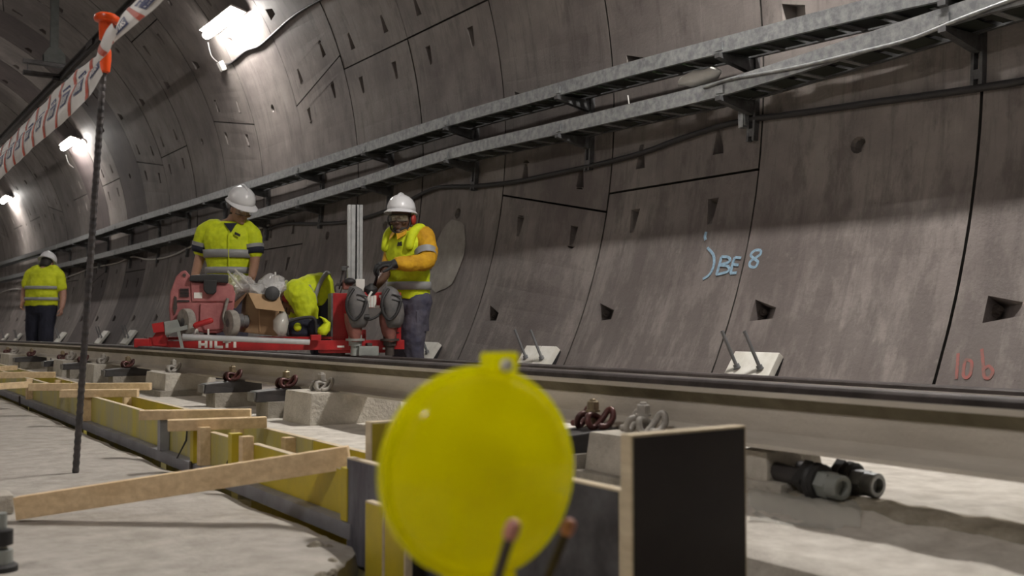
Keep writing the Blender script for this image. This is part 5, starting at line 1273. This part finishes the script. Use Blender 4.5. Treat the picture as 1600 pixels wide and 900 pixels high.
finish(q, 'jacket', 'amber_cloth', t, .010, .010, 13, 2)
for s in (-1, 1):
    q = MB(); a = J(632, 362, -.02); q.prism([a+cr*(s*.010)+cf*.105+V(0, 0, -.02), a+cr*(s*.070)+cf*.045+V(0, 0, .018), a+cr*(s*.088)+cf*.075+V(0, 0, -.03), a+cr*(s*.045)+cf*.128+V(0, 0, -.075)], cf*.008); q.build('collar', 'amber_cloth', t, org=t.location)
vest = [(c, a*1.085, b*1.12) for c, a, b in dense(tors[:7])][2:]
q = MB(); q.loft(vest, 24); o = finish(q, 'vest', 'hivis', t, .010, .008, 11, 7)
d_ = [(c, a*1.075, b*1.10) for c, a, b in tors]
for f0, f1 in ((1.2, 1.75), (2.5, 2.92)): band(t, [lerp_sec(d_, f0), lerp_sec(d_, (f0+f1)/2), lerp_sec(d_, f1)], off=.012)
for s in (-1, 1):                                             # shoulder edges of the vest
    q = MB(); limb(q, [tors[4][0]+cr*(s*.13)+cf*.13, tors[5][0]+cr*(s*.135)+cf*.09+V(0, 0, .03), tors[5][0]+cr*(s*.14)+V(0, 0, .075), tors[5][0]+cr*(s*.14)-cf*.1+V(0, 0, .0)], [.035, .04, .045, .04]); q.build('vest_strap', 'hivis', t, smooth=True, org=t.location)
q = MB(); a, b_ = Sh_l.lerp(El_l, .62), Sh_l.lerp(El_l, .86); q.tube([a, b_], [.094, .088], 18, cap=False); q.build('sleeve_band', 'reflect', t, smooth=True, org=t.location)
q = MB(); a = lerp_sec(d_, 4.3); p = a[0]+a[2]*1.06+cr*.050
q.prism([p+cr*-.026+V(0, 0, -.016), p+cr*.026+V(0, 0, -.016), p+cr*.022+V(0, 0, .02), p+V(0, 0, .012), p+cr*-.014+V(0, 0, .018)], cf*.006); q.build('chest_emblem', 'black', t, org=t.location)
q = MB(); limb(q, [hipc+cr*.085, Kn_l, An_l+V(0, 0, -.01)], [.118, .092, .085]); limb(q, [hipc-cr*.085, Kn_r, An_r+V(0, 0, -.01)], [.118, .092, .085])
q.loft([(hipc+V(0, 0, .07), cr*.160, cf*.118), (hipc, cr*.172, cf*.13), (hipc-V(0, 0, .09), cr*.165, cf*.12)], 18); finish(q, 'trousers', 'navy', t, .010, .014, 9, 4)
q = MB(); a = hipc.lerp(Kn_l, .45)+cr*.115; q.loft([(a+V(0, 0, h), cr*.022, cf*w_) for h, w_ in ((.085, .07), (.08, .08), (-.08, .08), (-.085, .07))], 10); q.build('cargo_pocket', 'navy', t, smooth='auto', org=t.location)
boots(t, (An_l, An_r), cf)
q = MB(); hand_mesh(q, Wr_l, (J(600, 413, -.40)-Wr_l), V(0, 0, -1)+HYW*.3, 1, 1.38, .9); q.tube([Wr_l+(El_l-Wr_l)*.12, Wr_l], [.042, .040], 12, round_=True); finish(q, 'glove', 'glove', t, .006, smooth=1)
q = MB(); hand_mesh(q, Wr_r, (J(580, 458, -.26)-Wr_r), HX*.6+HYW*-.5, 1, 1.28, .9); finish(q, 'glove', 'glove', t, .006, smooth=1)
q = MB(); q.tube([J(592, 412, -.40), J(588, 436, -.36), J(583, 456, -.30)], .012, 8); tag(q.build('hand_bar', 'black', smooth=True, org=J(583, 456, -.3)), 'black bar held upright by the gloved worker over the trolley', 'bar')
A_person = t

# ---- worker B: behind the trolley, short sleeves, looking down to picture right
z0 = 9.0
t = person('person in white helmet and goggles looking down behind the red power unit, bare forearms', 358, z0, ZW); J = lambda x, y, d=0.: at(x, y, z0+d)
k = 1.04; R, F, U = spin(.75, -.42, .0); hc = J(376, 326, -.04); cr, cf, cu = spin(.12, 0)
Sh_r, El_r, Wr_r = J(322, 364, .02), J(313, 400, .02), J(304, 432, -.16)
Sh_l, El_l, Wr_l = J(393, 368, .02), J(398, 402, .0), J(394, 432, -.18)
hipc = J(358, 455, .03); Kn = [J(347, 520, -.02), J(372, 520, .0)]; An = [J(346, 590, .03), J(374, 590, .04)]
for a in An: a.z = ZW+.07
tors = [(J(358, 460, .03), cr*.172, cf*.122), (J(358, 440, .02), cr*.178, cf*.128), (J(358, 418, .01), cr*.184, cf*.130), (J(358, 392, .0), cr*.200, cf*.136), (J(358, 370, .0), cr*.210, cf*.136), (J(359, 356, .01), cr*.200, cf*.112), (J(362, 347, .02), cr*.145, cf*.085), (J(366, 341, .02), cr*.070, cf*.062)]
bd = MB(); head_mesh(bd, hc, R, F, U, k); bd.loft([(c, a*.86, b*.86) for c, a, b in tors], 18); bd.tube([J(362, 352, .02), J(371, 334, -.01)], [.066, .060], 14)
limb(bd, [Sh_r, El_r, Wr_r], [.056, .047, .034]); limb(bd, [Sh_l, El_l, Wr_l], [.056, .047, .034])
hand_mesh(bd, Wr_r, V(0, 0, -1)+HX*.3-HYW*.4, HYW*.7+HX*.5, 1, 1., .5); hand_mesh(bd, Wr_l, V(0, 0, -1)-HX*.2-HYW*.4, HYW*.7-HX*.5, -1, 1., .5)
for i in (0, 1): limb(bd, [hipc+cr*(.085*(2*i-1)), Kn[i], An[i]], [.085, .06, .042])
finish(bd, 'body', 'skin', t, .0065); face_bits(t, hc, R, F, U, k)
q = MB(); q.loft([(hc+(U*h+F*o)*k, R*(a*k), F*(b*k)) for h, a, b, o in ((-.075, .066, .05, -.045), (-.04, .074, .07, -.034), (.0, .079, .080, -.030), (.05, .080, .084, -.028))], 16); q.build('hair', 'hair', t, smooth=True, org=t.location)
hr = spin(.75, -.42, .0); helmet(t, hc+hr[2]*.056*k-hr[1]*.01, *hr, k*1.05)
q = MB(); q.loft([(c, a*.97, b*.97) for c, a, b in dense(tors[1:7])], 20)
limb(q, [tors[5][0]-cr*.12, Sh_r, Sh_r.lerp(El_r, .72)], [.085, .092, .080]); limb(q, [tors[5][0]+cr*.12, Sh_l, Sh_l.lerp(El_l, .72)], [.085, .092, .080]); finish(q, 'shirt', 'hivis', t, .010, .008, 12, 3)
for S_, E_ in ((Sh_r, El_r), (Sh_l, El_l)):
    q = MB(); q.tube([S_.lerp(E_, .44), S_.lerp(E_, .62)], [.099, .094], 16, cap=False); q.build('sleeve_band', 'reflect', t, smooth=True, org=t.location)
    q = MB(); q.tube([S_.lerp(E_, .60), S_.lerp(E_, .86)], [.095, .084], 16); q.build('sleeve_cuff', 'navy_dark', t, smooth=True, org=t.location)
d_ = [(c, a*1.06, b*1.10) for c, a, b in tors]
q = MB(); q.loft(dense(d_[:7]), 24); finish(q, 'vest', 'hivis', t, .010, .009, 11, 9)
for f0, f1 in ((1.55, 2.0), (2.55, 3.05)): band(t, [lerp_sec(d_, f0), lerp_sec(d_, (f0+f1)/2), lerp_sec(d_, f1)], off=.013)
q = MB(); pts = [lerp_sec(d_, f) for f in (0, 1, 2, 3, 4, 4.6)]; q.tube([c+b*1.07+cr*(.02) for c, a, b in pts], .006, 6); q.build('vest_zip', 'hivis2', t, smooth=True, org=t.location)
q = MB(); a = J(362, 350, -.02); q.prism([a+cf*.06+cr*-.055+V(0, 0, .0), a+cf*.06+cr*.055, a+cf*.10+cr*.012+V(0, 0, -.085)], cf*.03); q.build('neck_opening', 'navy_dark', t, org=t.location)
q = MB(); a = lerp_sec(d_, 4.05); p = a[0]+a[2]*1.07+cr*.095; q.prism([p+cr*-.026+V(0, 0, .004), p+cr*.022+V(0, 0, -.016), p+cr*.026+V(0, 0, .006), p+cr*-.022+V(0, 0, .028)], cf*.004); q.build('chest_emblem', 'black', t, org=t.location)
q = MB()
for i in (0, 1): limb(q, [hipc+cr*(.085*(2*i-1)), Kn[i], An[i]], [.118, .09, .08])
q.loft([(hipc+V(0, 0, .08), cr*.165, cf*.12), (hipc, cr*.175, cf*.13), (hipc-V(0, 0, .09), cr*.165, cf*.12)], 18); finish(q, 'trousers', 'navy', t, .012, .012, 9, 6)
boots(t, An, cf)

# ---- worker C: crouching behind the trolley, bent forward to picture left
z0 = 8.45
t = person('person crouching behind the trolley, bent forward in a fluorescent yellow vest, helmet downwards', 505, z0, -.50); J = lambda x, y, d=0.: at(x, y, z0+d)
k = 1.02; f_ = (-HX*.20+V(0, 0, -.95)-HYW*.10).normalized(); r_ = HYW.copy(); r_ = (r_-f_*r_.dot(f_)).normalized(); u_ = f_.cross(r_); u_ = u_ if u_.dot(HX) < 0 else -u_; R, F, U = r_, f_, u_
hc = J(449, 469, -.02); ax_ = (J(458, 452)-J(512, 470)).normalized(); sd = HYW; up_ = ax_.cross(sd)*1.0
if up_.z < 0: up_ = -up_
tors = [(J(515, 482, .05), sd*.165, up_*.115), (J(511, 467, .04), sd*.17, up_*.135), (J(503, 456, .02), sd*.175, up_*.145), (J(491, 453, .0), sd*.185, up_*.145), (J(478, 453, -.01), sd*.19, up_*.135), (J(466, 456, -.02), sd*.18, up_*.120), (J(458, 460, -.02), sd*.12, up_*.09), (J(453, 465, -.02), sd*.06, up_*.06)]
Sh, El, Wr = J(472, 465, -.19), J(482, 496, -.22), J(452, 505, -.22); Sh2, El2, Wr2 = J(470, 466, .16), J(466, 494, .18), J(448, 508, .08)
bd = MB(); head_mesh(bd, hc, R, F, U, k); bd.loft([(c, a*.86, b*.86) for c, a, b in tors], 18); bd.tube([J(462, 463, -.02), J(452, 465, -.02)], [.066, .06], 12)
limb(bd, [Sh, El, Wr], [.058, .046, .034]); limb(bd, [Sh2, El2, Wr2], [.058, .046, .034]); hand_mesh(bd, Wr, J(444, 507, -.2)-Wr, V(0, 0, -1), 1, 1., .6); hand_mesh(bd, Wr2, J(440, 511, .06)-Wr2, V(0, 0, -1), -1, 1., .6)
hp = J(515, 482, .05); Kn = [J(496, 532, -.06), J(500, 530, .24)]; An = [J(523, 548, -.04), J(526, 546, .26)]
for a in An: a.z = -.43
for i in (0, 1): limb(bd, [hp+HYW*(-.08+.16*i), Kn[i], An[i]], [.085, .06, .042])
finish(bd, 'body', 'skin', t, .0065); face_bits(t, hc, R, F, U, k)
helmet(t, hc+U*.055*k, R, F, U, k*1.04)
for s in (-1, 1):
    q = MB(); q.ell(hc+(R*(s*.094)+F*-.005+U*-.012)*k, R*.022, F*.034, U*.044, 14, 10); q.build('ear_defender', 'red_cup', t, smooth=True, org=t.location)
d_ = [(c, a*1.08, b*1.08) for c, a, b in tors]; q = MB(); q.loft(dense(d_[:7]), 24)
limb(q, [tors[5][0]-HYW*.1, Sh, Sh.lerp(El, .95)], [.10, .115, .085]); limb(q, [tors[5][0]+HYW*.1, Sh2, Sh2.lerp(El2, .95)], [.10, .11, .085]); finish(q, 'vest', 'hivis', t, .010, .013, 9, 12)
for f0, f1 in ((1.75, 2.25),): band(t, [lerp_sec(d_, f0), lerp_sec(d_, (f0+f1)/2), lerp_sec(d_, f1)], off=.022)
q = MB(); q.tube([Sh.lerp(El, .05)+V(0, 0, .11)+HX*.05, Sh.lerp(El, .1)+V(0, 0, .02)+HX*.095, Sh.lerp(El, .3)+HX*.10], [.016, .022, .016], 8); q.build('shoulder_band', 'reflect', t, smooth=True, org=t.location)
q = MB()
for i in (0, 1): limb(q, [hp+HYW*(-.08+.16*i), Kn[i], An[i]], [.125, .092, .08])
q.loft([(hp+up_*.10-ax_*.02, HYW*.15, ax_*.08), (hp, HYW*.17, ax_*.11), (hp-up_*.11, HYW*.15, ax_*.09)], 16); finish(q, 'trousers', 'navy_dark', t, .012, .010, 9, 6)
boots(t, An, -HX*.9-HYW*.2)

# ---- worker D: far left, walking away, seen from behind
z0 = 15.0
t = person('person seen from behind walking away at far left, yellow shirt and dark navy trousers', 66, z0, ZW); J = lambda x, y, d=0.: at(x, y, z0+d)
k = 1.05; R, F, U = spin(PI-.1, -.5, 0); hc = J(73.5, 413, .10); cr, cf, cu = spin(PI-.08)
tors = [(J(64.5, 478, .02), cr*.235, cf*.155), (J(64.5, 468, .02), cr*.235, cf*.165), (J(65.5, 455, .02), cr*.228, cf*.165), (J(67, 441, .02), cr*.225, cf*.155), (J(69.5, 429, .03), cr*.225, cf*.14), (J(71, 422.5, .04), cr*.185, cf*.115), (J(72.5, 418, .06), cr*.11, cf*.085), (J(73, 414, .08), cr*.07, cf*.065)]
Sh_l, El_l, Wr_l = J(48, 430, .03), J(39, 452, .04), J(36, 470, -.08); Sh_r, El_r, Wr_r = J(92.5, 433, .03), J(98.5, 459, .04), J(96.5, 480, -.04)
hipc = J(65, 480, .02); Kn = [J(52, 522, .05), J(72, 522, -.04)]; An = [J(51, 560, .10), J(70, 560, .0)]
for a in An: a.z = ZW+.07
bd = MB(); head_mesh(bd, hc, R, F, U, k); bd.loft([(c, a*.9, b*.9) for c, a, b in tors], 18); bd.tube([J(72, 420, .05), J(73, 412, .09)], [.07, .064], 12)
limb(bd, [Sh_l, El_l, Wr_l], [.062, .052, .037]); limb(bd, [Sh_r, El_r, Wr_r], [.062, .052, .037])
hand_mesh(bd, Wr_l, V(0, 0, -1)-HX*.2-HYW*.2, HX, 1, 1.05, .8); hand_mesh(bd, Wr_r, V(0, 0, -1)-HYW*.15, -HX, -1, 1.05, .8)
for i in (0, 1): limb(bd, [hipc+HX*(-.1+.2*i), Kn[i], An[i]], [.09, .065, .045])
finish(bd, 'body', 'skin_pale', t, .0075); face_bits(t, hc, R, F, U, k, False); helmet(t, hc+U*.055*k, R, F, U, k*1.04)
q = MB(); q.loft([(hc+(U*h+F*o)*k, R*(a*k), F*(b*k)) for h, a, b, o in ((-.085, .060, .05, -.045), (-.05, .074, .07, -.036), (.0, .080, .082, -.030), (.05, .081, .086, -.028))], 16); q.build('hair', 'hair', t, smooth=True, org=t.location)
d_ = [(c, a*1.04, b*1.05) for c, a, b in tors]; q = MB(); q.loft(dense(d_[:8]), 24)
limb(q, [tors[5][0]-HX*.12, Sh_l, Sh_l.lerp(El_l, .66)], [.085, .085, .078]); limb(q, [tors[5][0]+HX*.12, Sh_r, Sh_r.lerp(El_r, .62)], [.085, .085, .078]); finish(q, 'shirt', 'hivis2', t, .012, .012, 9, 15)
for f0, f1 in ((.85, 1.25), (2.2, 2.55)): band(t, [lerp_sec(d_, f0), lerp_sec(d_, (f0+f1)/2), lerp_sec(d_, f1)], off=.016)
q = MB()
for i in (0, 1): limb(q, [hipc+HX*(-.095+.19*i), Kn[i], An[i]], [.135, .105, .088])
q.loft([(hipc+V(0, 0, .05), cr*.215, cf*.145), (hipc, cr*.222, cf*.155), (hipc-V(0, 0, .10), cr*.205, cf*.14)], 18); finish(q, 'trousers', 'navy_dark', t, .012, .010, 8, 6)
boots(t, An, HYW)

# ------------------------------------------------------------------ lift the whole place so that the lowest floor is at zero
for o in list(S.objects):
    if o.parent is None: o.location.z += LIFT
